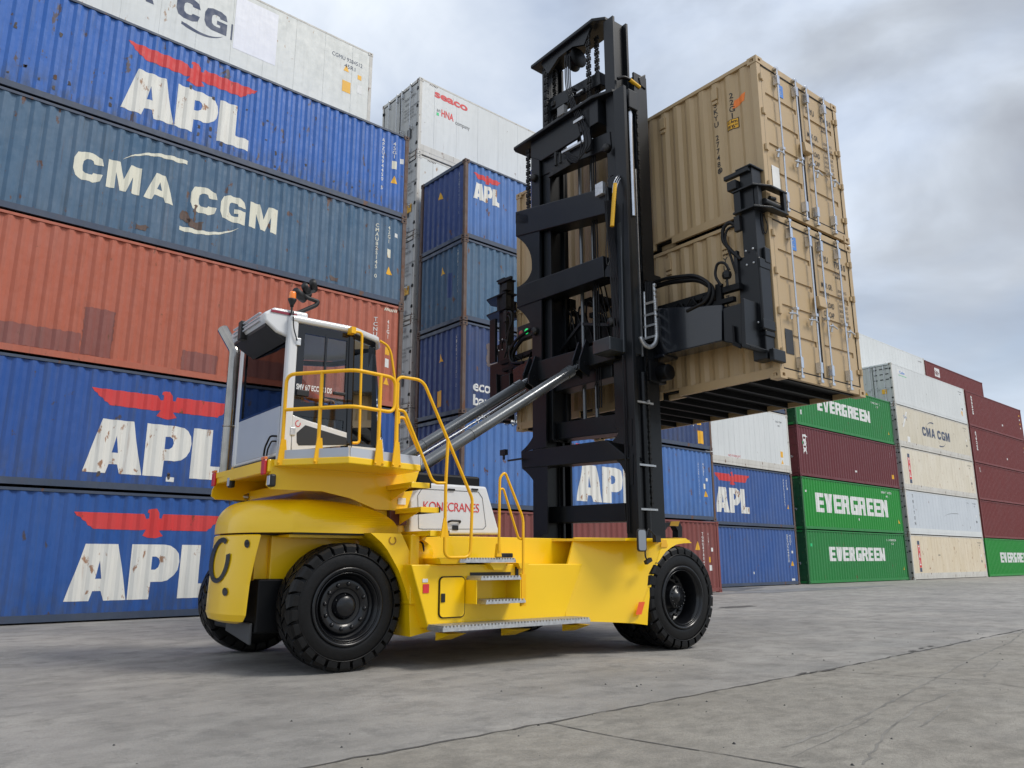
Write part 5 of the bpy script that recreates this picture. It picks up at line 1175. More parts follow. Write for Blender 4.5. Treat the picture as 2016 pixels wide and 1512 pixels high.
# glazed front: corner pane, windscreen
m = MB(); zl = 2.62
for k0, k1 in ((1, 2), (2, 3), (3, 4), (4, 5), (5, 6)):
    a, c, d, e_ = lerp2(k0, zl), lerp2(k1, zl), lerp2(k1, 3.95), lerp2(k0, 3.95); m.add([a, c, d, e_], [(0, 1, 2, 3)])
m.add([(CX0 + .15, CYF - .02, 2.98), (CXD, CYF - .02, 2.98), (CXD, CYF - .02, 3.95), (CX0 + .15, CYF - .02, 3.95)], [(0, 1, 2, 3)])
part(m, 'windscreen', glassm, cab)
m = MB()
for k0, k1 in ((1, 2), (2, 3), (3, 4), (4, 5), (5, 6)):
    hl = {1: 2.56, 2: 2.60, 3: 2.78, 4: 2.78, 5: 2.60, 6: 2.56}
    a, c, d, e_ = lerp2(k0, CZ0 + .03), lerp2(k1, CZ0 + .03), lerp2(k1, hl[k1]), lerp2(k0, hl[k0])
    off = .012; m.prism([(q[0] + off, q[1] - (off if q[1] < 9.45 else -off), q[2]) for q in (a, c, d, e_)], (-.03, .0, 0))
m.box(CX0 + .1, CXD, CYF - .04, CYF, CZ0 + .04, 2.98); part(m, 'front_apron', whitep, cab)
m = MB()
for k0, k1 in ((1, 2), (2, 3), (3, 4), (4, 5), (5, 6)):
    a, c = lerp2(k0, hl[k0] + .015), lerp2(k1, hl[k1] + .015); m.bar(a, c, .03, .04); a, c = lerp2(k0, 3.94), lerp2(k1, 3.94); m.bar(a, c, .03, .07)
part(m, 'windscreen_seal', blackgl, cab)
# roof
m = MB(); rp = [(CX0 - .0, CYN - .02), (CXD, CYN - .02), (4.62, 8.80), (4.80, 9.10), (4.81, 9.80), (4.62, 10.12), (CXD, CYF + .02), (CX0, CYF + .02)]
m.prism([(x, y, 3.985) for x, y in rp], (0, 0, .085)); part(m, 'roof', whitep, cab, .035, seg=3)
# rear roof unit overhanging the rear window, dark underneath
ru = [(CX0 + .02, 3.80), (3.20, 3.84), (3.05, 3.95), (3.03, 4.05), (3.16, 4.14), (CX0 + .25, 4.15), (CX0 + .25, 3.98), (CX0 + .02, 3.97)]
m = MB(); m.prism([(x, 8.66, z) for x, z in ru], (0, 1.16, 0)); acu = part(m, 'roof_unit', whitep, cab, .03, seg=3)
m = MB(); m.hexa([(3.07, 8.70, 3.90), (CX0, 8.70, 3.75), (CX0, 9.79, 3.75), (3.07, 9.79, 3.90), (3.07, 8.70, 3.95), (CX0, 8.70, 3.83), (CX0, 9.79, 3.83), (3.07, 9.79, 3.95)]); part(m, 'roof_unit_underside', blackprint, cab)
m = MB()
for z in (3.97, 4.02, 4.07): m.box(3.022, 3.05, 8.8, 9.72, z, z + .016)
part(m, 'roof_unit_groove', greyp, cab)
a_, c_ = ty(514, 620, 8.655), ty(556, 620, 8.655); m = MB(); m.box(CX0 - .22, CX0 + .10, 8.648, 8.66, 4.07, 4.10); part(m, 'red_side_lens', simple('dark_red_lens', (.25, .02, .04), .2, coat=.5), cab)
m = MB(); m.box(3.0, 3.09, 9.36, 9.47, 3.88, 4.12); part(m, 'antenna_box', blackprint, cab, .01)
# beacon and roof camera arm
bx0, by0 = CX0 + .02, CYN + .03
m = MB(); m.tube([(bx0, by0, 4.05), (bx0, by0, 4.20)], .014, 8); m.lathe([(.0, 0), (.02, 0), (.025, .03), (.05, .08), (.052, .10), (0, .10)], (bx0, by0, 4.17), (0, 0, 1), 16); part(m, 'beacon_mount', blackprint, cab)
m = MB(); m.lathe([(.042, 0), (.042, .07), (.036, .09), (0, .095)], (bx0, by0, 4.27), (0, 0, 1), 16); part(m, 'beacon', amber, cab)
q = lambda px, py: ty3(px, py, 8.95)
m = MB(); m.tube(fillet([q(585, 617), q(622, 601), q(627, 594), q(604, 586), q(598, 580)], .06), .028, 8)
m.lathe([(.0, .11), (.055, .10), (.062, .0), (.055, -.08), (0, -.08)], q(591, 582), (-.8, -.5, .2), 14); m.lathe([(.0, .10), (.05, .09), (.055, .0), (.05, -.07), (0, -.07)], q(604, 573), (-.6, -.6, .4), 14); m.lathe([(.0, .07), (.055, .06), (.058, -.04), (.04, -.06), (0, -.06)], q(617, 564), (-.5, -.7, .5), 14); m.bar(q(598, 585), q(618, 572), .04, .04)
part(m, 'roof_camera_arm', blackprint, cab)
m = MB(); m.tube(fillet([(CX0 + .02, CYN - .03, 4.10), (CX0 + .03, CYN - .035, 3.9), (CX0 + .09, CYN - .03, 3.75)], .1), .008, 6); part(m, 'cable', hosem, cab)
# cab grab handles
m = MB(); v = lambda px, py: ty3(px, py, 8.50)
m.tube(fillet([v(697, 652), v(713, 655), v(707, 872), v(694, 872)], .05), .017, 8); m.box(v(697, 652)[0] - .04, v(697, 652)[0] + .02, 8.48, 8.6, v(697, 652)[2] - .03, v(697, 652)[2] + .05); part(m, 'grab_handle', rail_y, cab)
m = MB(); v = lambda px, py: ty3(px, py, 8.95); m.tube(fillet([v(748, 671), v(763, 680), v(770, 695), v(777, 745), v(786, 822)], .08), .017, 8); part(m, 'grab_handle', rail_y, cab)
# interior
m = MB(); m.box(3.44, 3.55, 9.27, 9.75, 2.82, 3.46); m.box(3.46, 3.95, 9.27, 9.75, 2.78, 2.92); m.box(3.55, 3.85, 9.35, 9.67, 2.44, 2.78); part(m, 'seat', seatm, cab, .05, seg=3)
m = MB(); m.box(4.35, 4.75, 9.25, 9.65, 2.44, 3.02); m.lathe([(.17, -.012), (.185, 0), (.17, .012), (.155, 0), (.17, -.012)], (4.30, 9.46, 3.10), (-.75, 0, .65), 24); m.tube([(4.30, 9.46, 3.10), (4.5, 9.46, 2.9)], .03, 8); m.box(3.7, 4.15, 9.78, 9.9, 2.6, 2.95); m.box(3.7, 4.15, 9.0, 9.12, 2.6, 2.95); part(m, 'dashboard', dkgrey, cab, .015)
m = MB(); m.box(4.45, 4.52, 9.0, 9.2, 3.1, 3.35); m.tube([(4.5, 9.1, 2.6), (4.48, 9.1, 3.2)], .015, 6); part(m, 'monitor', blackprint, cab)
# exhaust stack
m = MB(); ex, ey = 3.31, 10.50
m.tube(fillet([(ex + .3, ey - .1, 2.02), (ex, ey, 2.05), (ex, ey, 4.02), (ex - .12, ey + .22, 4.36)], .05, 5), .075, 16, cap=False)
m.tube([(ex - .118, ey + .216, 4.354), (ex - .06, ey + .1, 4.18)], .066, 16, cap=False); part(m, 'exhaust_pipe', exh)
m = MB(); m.tube([(ex - .01, ey, 2.96), (CX0 + .06, 10.28, 2.96)], .012, 6); m.lathe([(.078, -.01), (.082, -.01), (.082, .01), (.078, .01)], (ex, ey, 2.96), (0, 0, 1), 16); part(m, 'exhaust_clamp', exh)
m = MB(); m.tube(fillet([(3.36, 10.345, 2.3), (3.36, 10.345, 3.2), (3.42, 10.30, 3.2)], .06), .02, 8); part(m, 'grab_handle', rail_y)
# mirrors on the near front mudguard
m = MB(); y = 7.36; v = lambda px, py: ty3(px, py, y)
m.tube(fillet([v(1277, 1107), v(1270, 1096), v(1271, 1062), v(1273, 1046)], .05), .011, 6); m.tube(fillet([v(1272, 1060), v(1276, 1040), v(1293, 1058)], .03), .010, 6); m.bar(v(1271, 1108), v(1281, 1101), .05, .05); m.bar(v(1288, 1061), v(1298, 1061), .06, .09); mb_ = part(m, 'mirror_bracket', blackprint)
m = MB(); m.prism([(a, 7.30, c) for a, c in rrect(ty(1255, 1060, 7.3).x, ty(1273, 1060, 7.3).x, ty(1264, 1086, 7.3).z, ty(1264, 1041, 7.3).z, .04)], (.03, .05, 0)); mr = part(m, 'mirror', blackprint, None, .01)
m = MB(); m.prism([(a, 7.296, c) for a, c in rrect(ty(1256, 1060, 7.3).x + .008, ty(1272, 1060, 7.3).x - .008, ty(1264, 1085, 7.3).z + .01, ty(1264, 1042, 7.3).z - .01, .035)], (0, .003, 0)); part(m, 'mirror_glass', simple('mirror_glass', (.30, .33, .38), .03, metal=1.0, var=.01), mr)
# guard hoop with yellow label behind the front mudguard
m = MB(); y = 8.6; v = lambda px, py: ty3(px, py, y)
hoop_o = [v(1300, 1058), v(1301, 1037), v(1309, 1029), v(1338, 1027), v(1343, 1038), v(1343, 1058)]; hoop_i = [v(1335, 1058), v(1335, 1045), v(1330, 1036), v(1315, 1037), v(1310, 1044), v(1310, 1058)]
m.prism(hoop_o + hoop_i, (0, .12, 0)); m.box(v(1318, 1058)[0], v(1330, 1058)[0], 8.6, 8.75, 1.48, 1.56); part(m, 'lamp_guard', blackprint)
m = MB(); m.prism([v(1318, 1035), v(1335, 1036), v(1338, 1026), v(1321, 1026.5)], (0, -.004, 0)); part(m, 'sticker', stickerY)

# --- mast: outer frame, inner frame, cross beams with scalloped plates
MX = 8.50                                              # rear face of the cross beams
q8 = lambda px, py: tx3(px, py, MX)
YFAR, YN_ = 10.80, 8.58
def beamrow(l_top, l_bot, r_top, r_bot, name='mast_crossbeam', dep=.34, x=MX, mat=None):
    P = [tx3(*l_top, x), tx3(*r_top, x), tx3(*r_bot, x), tx3(*l_bot, x)]
    m = MB(); m.prism(P, (dep, 0, 0)); return part(m, name, mat or black, bevel=.012)
beamrow((1015, 417), (1015, 466), (1196, 367), (1200, 418))
beamrow((1017, 565), (1017, 606), (1187, 503), (1189, 545))
beamrow((1055, 712), (1057, 752), (1207, 668), (1210, 706))
beamrow((1075, 836), (1076, 868), (1231, 812), (1233, 850), x=8.75)
beamrow((1025.5, 889), (1027, 922), (1194, 866), (1240, 904))
beamrow((1078, 998), (1076, 1030), (1230, 990), (1233, 1027), x=8.75)
beamrow((1075, 745), (1078, 775), (1205, 715), (1205, 742), x=8.7)
m = MB(); v = q8(1015, 417); m.prism([q8(1015, 417), q8(1015, 440), q8(1040, 440), q8(1040, 424)], (.03, 0, 0)); m.lathe([(.018, .0), (.018, .01), (0, .01)], q8(1019, 421), (-1, 0, 0), 10); part(m, 'lifting_eye', black)
# scalloped plates, far side traced once and mirrored to the near side
def arcpts(p0, p1, sag, n=8):
    (a, c), (d, e_) = p0, p1; mx_, mz_ = (a + d) / 2, (c + e_) / 2; nx, nz = -(e_ - c), (d - a); L = math.hypot(nx, nz); cxq, czq = mx_ + nx / L * sag * 2, mz_ + nz / L * sag * 2
    return [((1-t)**2 * a + 2*t*(1-t) * cxq + t*t * d, (1-t)**2 * c + 2*t*(1-t) * czq + t*t * e_) for t in [i / n for i in range(n + 1)]]
pl = []
pl.append(arcpts((1015, 465), (1047, 520), -9) + [(1047, 530)] + arcpts((1047, 530), (1017, 566), -6)[1:] + [(1062, 552), (1062, 452)])
pl.append(arcpts((1017, 606), (1049, 665), -9) + [(1051, 690), (1051, 725), (1066, 720), (1066, 590)])
pl.append([(1052, 752)] + [(1056, 790), (1057, 820)] + arcpts((1057, 825), (1026, 889), -8) + [(1075, 880), (1075, 748)])
pl.append(arcpts((1027, 922), (1060, 985), -9) + [(1062, 1052), (1078, 1052), (1078, 918)])
for poly in pl:
    P = [tx3(a, c, MX + .02) for a, c in poly]
    m = MB(); m.prism(P, (.03, 0, 0)); part(m, 'gusset_plate', black)
for poly in ([(1195, 898), (1212, 905), (1222, 914), (1230, 930), (1235, 955), (1246, 955), (1246, 893)], [(1204, 870), (1213, 860), (1219, 848), (1223, 825), (1244, 825), (1244, 878)], [(1196, 418), (1203, 440), (1206, 475), (1204, 503), (1186, 545), (1226, 545), (1226, 400)]):
    m = MB(); m.prism([tx3(a, c_, MX + .02) for a, c_ in poly], (.03, 0, 0)); part(m, 'gusset_plate', black)
# columns
def col(name, x0, x1, y0, y1, z0, z1, mat=None, fl=.05):
    """I-section: two flanges and a web"""
    m = MB(); m.box(x0, x0 + fl, y0, y1, z0, z1); m.box(x1 - fl, x1, y0, y1, z0, z1); m.box(x0 + fl, x1 - fl, (y0 + y1) / 2 - .03, (y0 + y1) / 2 + .03, z0, z1); return part(m, name, mat or black, bevel=.006)
m = MB(); m.box(8.53, 8.60, 7.96, 8.20, 1.0, 8.95); m.box(8.60, 9.06, 8.17, 8.22, 1.0, 8.95); part(m, 'mast_column', black, bevel=.006); col('mast_column', 8.53, 9.06, 10.16, 10.40, 1.0, 8.95)
col('inner_mast_column', 8.62, 9.0, 8.24, 8.47, 3.2, 10.5); col('inner_mast_column', 8.62, 9.0, 9.96, 10.155, 3.2, 10.5)
# near outer guide channel (front), full height
gx0, gx1 = ty(1262, 520, 8.12).x, ty(1288, 520, 8.12).x
ztop = ty(1262, 147, 8.12).z
m = MB(); m.box(gx0, gx1, 8.12, 8.16, 1.0, ztop - .02); m.box(gx0, gx0 + .05, 8.16, 8.42, 1.0, ztop - .1); m.box(gx1 - .05, gx1, 8.16, 8.42, 1.0, ztop - .1); part(m, 'guide_channel', black, bevel=.008)
m = MB(); m.box(gx0, gx1, 10.48, 10.52, 1.0, ztop - .02); m.box(gx0, gx0 + .05, 10.22, 10.48, 1.0, ztop - .1); m.box(gx1 - .05, gx1, 10.22, 10.48, 1.0, ztop - .1); part(m, 'guide_channel', black, bevel=.008)
m = MB(); m.prism([ty3(1258, 152, 8.10), ty3(1271, 146, 8.10), ty3(1272, 176, 8.10), ty3(1262, 168, 8.10)], (0, .3, 0)); part(m, 'hose_bracket', black, bevel=.01)
# near carriage sheath with bent foot
sx0, sx1 = ty(1222, 560, 8.14).x, ty(1255, 560, 8.14).x
zb_, zt2 = ty(1235, 697, 8.14).z, ty(1235, 338, 8.14).z
m = MB(); m.prism([(sx0 - .02, 8.10, zb_), (sx1, 8.10, zb_ + .03), (sx1 - .01, 8.10, zt2 + .1), (sx1 - .10, 8.10, zt2), (sx0 + .02, 8.10, zt2 - .9), (sx0, 8.10, zt2 - 1.6)], (0, .10, 0)); m.box(sx0 - .30, sx1 - .05, 8.12, 8.5, zb_ - .0, zb_ + .22)
part(m, 'carriage_sheath', simple('satin_black_paint', (.021, .025, .029), .30, coat=.3, var=.1), bevel=.012)
m = MB(); m.box(sx1 + .0, sx1 + .02, 8.09, 8.11, zb_, zt2 + .08); part(m, 'wear_strip', galv)
# mast crown (inner frame top) and mid bracket
def slab(pts, x0, x1, name, mat=None, bev=.015): m = MB(); m.prism([(x0, y, z) for y, z in pts], (x1 - x0, 0, 0)); return part(m, name, mat or black, bevel=bev)
zc = 10.52
m = MB(); m.prism([(8.48, 10.34, zc + .02), (8.48, 8.62, zc + .02), (8.62, 8.42, zc + .0), (9.0, 8.42, zc), (9.0, 10.34, zc + .0)], (0, 0, .07)); part(m, 'mast_crown', black, bevel=.015)
m = MB(); m.prism([(8.55, 10.1, zc + .02), (8.55, 8.7, zc + .02), (8.55, 8.9, zc - .25), (8.55, 9.2, zc - .12), (8.55, 9.6, zc - .12), (8.55, 9.9, zc - .30)], (.05, 0, 0)); part(m, 'crown_web', black)
zk = 8.98
m = MB(); m.prism([(8.42, 10.80, zk), (8.42, 8.62, zk), (8.55, 8.25, zk), (9.1, 8.15, zk), (9.1, 10.85, zk), (8.5, 10.85, zk)], (0, 0, .06)); m.prism([(8.52, 10.4, zk), (8.52, 8.9, zk), (8.52, 8.9, zk - .42), (8.52, 9.1, zk - .50), (8.52, 10.1, zk - .50), (8.52, 10.4, zk - .3)], (.05, 0, 0)); m.box(8.5, 8.9, 8.55, 9.0, zk - .45, zk); part(m, 'mid_bracket', black, bevel=.012)
beamrow((1053, 322), (1053, 352), (1200, 258), (1203, 290), 'inner_mast_crossbeam', .25, 8.6)
beamrow((1080, 195), (1082, 220), (1180, 140), (1182, 165), 'inner_mast_crossbeam', .2, 8.65)
m = MB(); m.box(8.5, 8.55, 8.75, 8.9, 8.1, 8.9); part(m, 'inner_mast_stay', black)
# head pulley, chains, lift cylinders
m = MB(); v = tx(1133, 118, 8.72); m.lathe([(.0, .09), (.19, .09), (.19, .075), (.165, .06), (.165, -.06), (.19, -.075), (.19, -.09), (0, -.09)], (8.72, v.y, v.z), (0, 1, 0), 32); part(m, 'hose_pulley', black2)
def chain(x, y, z0, z1, w=.10, n=None):
    m = MB(); n = n or int((z1 - z0) / .075)
    for k in range(n):
        z = z0 + (z1 - z0) * k / n; h = (z1 - z0) / n; d = .5 if k % 2 else 1.0
        for j in range(5):
            if (j + k) % 2 == 0: m.box(x - .022 * d, x + .022 * d, y - w/2 + w*j/5, y - w/2 + w*(j+.8)/5, z, z + h * 1.0)
        m.box(x - .012, x + .012, y - w/2, y + w/2, z + h*.35, z + h*.65)
    o = part(m, 'lift_chain', chainm); return o
cp = lambda px, py, x: tx(px, py, x)
for x, y, z0, z1 in ((8.58, cp(1075, 180, 8.58).y, 8.8, 10.45), (8.58, cp(1158, 110, 8.58).y, 8.85, 10.5), (8.75, cp(1092, 150, 8.75).y, 9.0, 10.4), (8.75, cp(1175, 120, 8.75).y, 9.0, 10.45), (8.55, cp(1040, 340, 8.55).y, 7.3, 8.9), (8.64, 8.10, 6.9, 8.85)):
    chain(x, y, z0, z1)
chain(9.00, 8.12, 2.0, 8.8, .06, 80)
def cyl(name, a, c, r, mat): m = MB(); m.tube([a, c], r, 14); return part(m, name, mat)
cyl('lift_cylinder_rod', (8.80, 8.10, 6.7), (8.80, 8.10, 8.72), .055, steel); cyl('lift_cylinder_rod', (8.66, 10.50, 6.9), (8.66, 10.50, 8.5), .045, steel); cyl('lift_cylinder_rod', (8.60, 10.44, 6.9), (8.60, 10.44, 8.3), .02, steel)
cyl('lift_cylinder', (8.95, 8.17, 1.4), (8.95, 8.17, 4.1), .06, black); cyl('lift_cylinder', (8.85, 10.5, 1.2), (8.85, 10.5, 6.9), .06, black)
for y in (9.15, 9.45): cyl('centre_lift_rod', (8.9, y, 3.5), (8.9, y, 9.6), .035, cylm)
m = MB(); m.tube([(8.95, 8.08, 3.62), (8.95, 8.04, 3.62)], .02, 8); m.bar((8.7, 8.1, 3.60), (9.1, 8.1, 3.60), .03, .03); m.bar((8.7, 8.1, 2.62), (9.1, 8.1, 2.62), .03, .03); m.bar((8.7, 8.1, 1.95), (9.1, 8.1, 1.95), .03, .03); part(m, 'pipe_clamp', galv)
# guide rollers, bolts, cylinder head on the near lift cylinder
for (x, y, z) in ((8.50, 10.28, 8.2), (8.50, 8.36, 7.95), (8.50, 10.28, 5.2), (8.50, 8.36, 4.9)):
    m = MB(); m.lathe([(.0, .05), (.06, .05), (.075, .03), (.075, -.05), (0, -.05)], (x, y, z), (-1, 0, 0), 16); part(m, 'guide_roller', chainm)
m = MB(); m.box(8.70, 8.92, 8.0, 8.2, 8.62, 8.98); part(m, 'cylinder_head', black, bevel=.02)
for k, (x, y, z) in enumerate(((8.47, 9.7, 9.45), (8.47, 9.2, 9.35), (8.47, 8.9, 9.30))):
    m = MB(); m.box(x, x + .06, y - .04, y + .04, z - .05, z + .05); part(m, 'valve_fitting', galv if k == 1 else black2, bevel=.008)
m = MB(); m.tube([(8.62, 9.3, 9.05), (8.62, 9.3, 9.6)], .05, 12); part(m, 'crown_cylinder', black2)
m = MB(); m.prism([(8.48, 9.85, 8.02), (8.48, 9.25, 8.02), (8.48, 9.35, 8.18), (8.48, 9.75, 8.18)], (.04, 0, 0)); m.tube([(8.47, 9.62, 8.16), (8.47, 9.62, 8.42)], .03, 8); m.tube([(8.47, 9.5, 8.16), (8.47, 9.5, 8.36)], .025, 8); part(m, 'hose_manifold', chainm)
for k in range(3): cyl('hydraulic_pipe', (8.66, 8.80 + .05 * k, 3.6), (8.66, 8.80 + .05 * k, 8.4), .012, black2)
# hydraulic hoses
def hose(pts, r=.016, name='hydraulic_hose', mat=None, rad=.12): m = MB(); m.tube(fillet(pts, rad, 6), r, 7); return part(m, name, mat or hosem)
H8 = lambda px, py, x=8.46: tx3(px, py, x)
for k in range(4):
    o_ = k * 3.2; hose([H8(1112 + o_, 110, 8.55), H8(1113 + o_, 160, 8.48), H8(1116 + o_, 185), H8(1132 + o_*1.0, 225), H8(1142 + o_ * 2, 262), H8(1145 + o_ * 2, 285), H8(1138 + o_ * .5, 322 - 4 * k), H8(1122 + o_ * .4, 318 - 4 * k), H8(1114 + o_ * .6, 300)], .011, rad=.2)
hose([H8(1118, 205), H8(1120, 188), H8(1130, 180), H8(1141, 182)], .010); hose([H8(1118, 210), H8(1124, 192), H8(1142, 184)], .010); hose([H8(1123, 215), H8(1138, 205), H8(1145, 222), H8(1144, 232)], .007)
for k in range(6): hose([ty3(1190 + k * 2.5, 395, 8.30), ty3(1198 + k * 3, 480, 8.25), ty3(1203 + k * 5, 560, 8.2), ty3(1213 + k * 6, 690, 8.2)], .013, rad=.4)
for k in range(5): hose([ty3(1226 + k * 4, 700, 8.14 + .01 * k), ty3(1230 + k * 4, 860, 8.14), ty3(1236 + k * 4, 1050, 8.14)], .014, rad=.4)
hose([ty3(1207, 345, 8.2), ty3(1197, 350, 8.2), ty3(1192, 380, 8.2), ty3(1196, 430, 8.2), ty3(1193, 500, 8.2), ty3(1195, 525, 8.2), ty3(1200, 515, 8.2)], .010)
for k in range(3): hose([ty3(1206 + 3*k, 380, 8.12), ty3(1208 + 4*k, 360, 8.1), ty3(1215 + 5*k, 346, 8.1), ty3(1232, 340, 8.12)], .010, 'hydraulic_hose', steel)
m = MB(); m.tube([ty3(1211, 362, 8.09), ty3(1208, 400, 8.09), ty3(1205, 445, 8.09)], .032, 10); part(m, 'hose_guard', yhose)
m = MB()
for k in range(26): a_ = ty(1211 - 6 * k / 25, 362 + 83 * k / 25, 8.09); m.lathe([(.030, -.006), (.036, 0), (.030, .006)], a_, (.08, 0, 1), 10)
part(m, 'hose_guard_ribs', yhose)
m = MB(); m.tube([ty3(1240, 157, 8.12), ty3(1259, 172, 8.12)], .035, 10); part(m, 'hose_guard', yhose)
hose([ty3(1216, 155, 8.2), ty3(1228, 151, 8.15), ty3(1242, 158, 8.12)], .03)
m = MB(); v = ty(1178, 368, 8.3); m.box(8.42, 8.5, tx(1180, 368, 8.45).y - .10, tx(1180, 368, 8.45).y + .08, tx(1180, 372, 8.45).z - .12, tx(1180, 372, 8.45).z + .10); part(m, 'junction_block', galv, bevel=.01)
m = MB(); v = tx(1108, 220, 8.45); m.box(8.40, 8.5, v.y - .08, v.y + .10, v.z - .08, v.z + .10); part(m, 'junction_block', simple('grey_block', (.2, .2, .2), .5), bevel=.01)
m = MB(); v = tx(1140, 235, 8.45); m.bar(H8(1130, 242), H8(1148, 231), .04, .05); m.bar(H8(1136, 184), H8(1147, 177), .03, .03); part(m, 'hose_clamp', galv)
m = MB(); m.bar(H8(1107, 301, 8.55), H8(1153, 276, 8.55), .05, .04); part(m, 'hose_clamp', galv)
# --- tilt cylinders with clevis plates
for (yc, ztp) in ((9.02, 4.33), (10.32, 4.33)):
    a_, c_ = Vector((5.28, yc, 2.34)), Vector((8.44, yc, ztp)); d = (c_ - a_).normalized()
    m = MB(); m.tube([a_, a_ + d * 3.35], .086, 20); m.tube([a_ + d * 3.32, a_ + d * 3.46], .098, 20); m.tube([a_ + d * 1.15, a_ + d * 1.17], .091, 20); m.tube([a_ + d * 2.5, a_ + d * 2.52], .090, 20); tcyl = part(m, 'tilt_cylinder', cylm)
    m = MB(); m.tube([a_ + d * 3.44, c_ - d * .10], .055, 14); part(m, 'rod', steel, tcyl)
    m = MB(); m.lathe([(.0, -.06), (.085, -.06), (.085, .06), (0, .06)], c_, (0, 1, 0), 16); m.lathe([(.0, -.09), (.13, -.09), (.13, .09), (0, .09)], a_, (0, 1, 0), 20); part(m, 'eye', black2, tcyl)
    m = MB()
    for q in (-.10, .07): m.prism([(8.30, yc + q, ztp - .12), (8.52, yc + q, ztp - .22), (8.52, yc + q, ztp + .38), (8.46, yc + q, ztp + .40), (8.32, yc + q, ztp + .06)], (0, .03, 0))
    m.tube([(8.44, yc - .12, ztp), (8.44, yc + .12, ztp)], .04, 10); part(m, 'clevis', black)
    m = MB(); m.box(5.05, 5.3, yc - .16, yc - .115, 1.5, 2.46); m.box(5.05, 5.3, yc + .115, yc + .16, 1.5, 2.46); part(m, 'cylinder_bracket', black2)
m = MB(); m.box(5.2, 6.2, 8.7, 10.4, 2.05, 2.32); part(m, 'air_intake', black2, bevel=.03)
for k in range(1): hose([(5.4, 10.18, 2.32), (7.0, 10.18, 3.30), (8.2, 10.18, 4.06)], .02, 'pipe', steel, .3)
# camera on the lowest scalloped plate
m = MB(); v = lambda px, py: tx3(px, py, 8.42)
m.bar(v(1000, 907), v(1028, 903), .03, .03); m.bar(v(992, 905), v(992, 895), .03, .03); m.bar(v(987, 892), v(997, 890), .07, .10); part(m, 'mast_camera', blackprint)
# --- drag chain at the near side
y = 8.02; v = lambda px, py: ty3(px, py, y)
m = MB(); path = [(1287, 562), (1289, 600), (1291, 640), (1292, 662), (1289, 677), (1279, 685), (1268, 680), (1262, 670), (1260, 663)]
dense = fillet([v(*q_) for q_ in path], .08, 4)
m.tube(dense, .028, 6); pr = None
for (a, c) in zip(dense[:-1], dense[1:]):
    n = max(1, int((c - a).length / .065))
    for k in range(n): m.lathe([(.0, .036), (.034, .034), (.034, .0)], a.lerp(c, k / n), (0, -1, 0), 8)
for py in (596, 619, 641, 664): m.bar(v(1268, py + 3), v(1289, py - 3), .03, .035)
m.tube([v(1268, 575), v(1271, 668)], .018, 6); dc = part(m, 'drag_chain', galv)
for k in range(5): hose([ty3(1270 + 3.4 * k, 555, 8.06), ty3(1272 + 3.4 * k, 620, 8.06), ty3(1273 + 3.2 * k, 672, 8.06)], .017)
m = MB(); m.box(gx0 + .0, gx1 + .10, 8.08, 8.2, ty(1280, 556, 8.1).z, ty(1280, 540, 8.1).z); part(m, 'drag_chain_bracket', black)

# --- spreader: main beam, telescopic arms, corner legs at both ends
SXR = 9.18
navyblk = simple('blue_black_paint', (.009, .011, .016), .25, coat=.35, var=.25, scale=1.2)
bm = [tx3(*q_, SXR) for q_ in ((1286, 607), (1421, 600), (1421, 671), (1286, 703))]
SC = 9.28                                                   # middle of the lifted containers
def both(poly): return [poly, [(x, 2 * SC - yy, z) for x, yy, z in poly]]
zlo, zhi = 4.35, 5.30
m = MB(); m.box(SXR, SXR + .35, 7.9, 10.75, 4.35, 5.0); part(m, 'spreader_beam', navyblk, bevel=.02)
for P in both(bm): m = MB(); m.prism(P, (.34, 0, 0)); part(m, 'spreader_arm', navyblk, bevel=.015)
for P in both([tx3(*q_, SXR - .04) for q_ in ((1423, 607), (1459, 596), (1462, 676), (1456, 684), (1441, 676), (1425, 673))]): m = MB(); m.prism(P, (.36, 0, 0)); part(m, 'arm_end_block', black, bevel=.015)
for P in both([tx3(*q_, SXR - .10) for q_ in ((1458, 588), (1464, 587), (1468, 676), (1478, 680), (1476, 687), (1460, 683))]): m = MB(); m.prism(P, (.42, 0, 0)); part(m, 'arm_flange', black, bevel=.008)
for P in both([tx3(*q_, SXR - .09) for q_ in ((1441, 640), (1445, 642), (1447, 672), (1459, 680), (1457, 686), (1443, 680))]): m = MB(); m.prism(P, (.03, 0, 0)); part(m, 'arm_rib', black2)
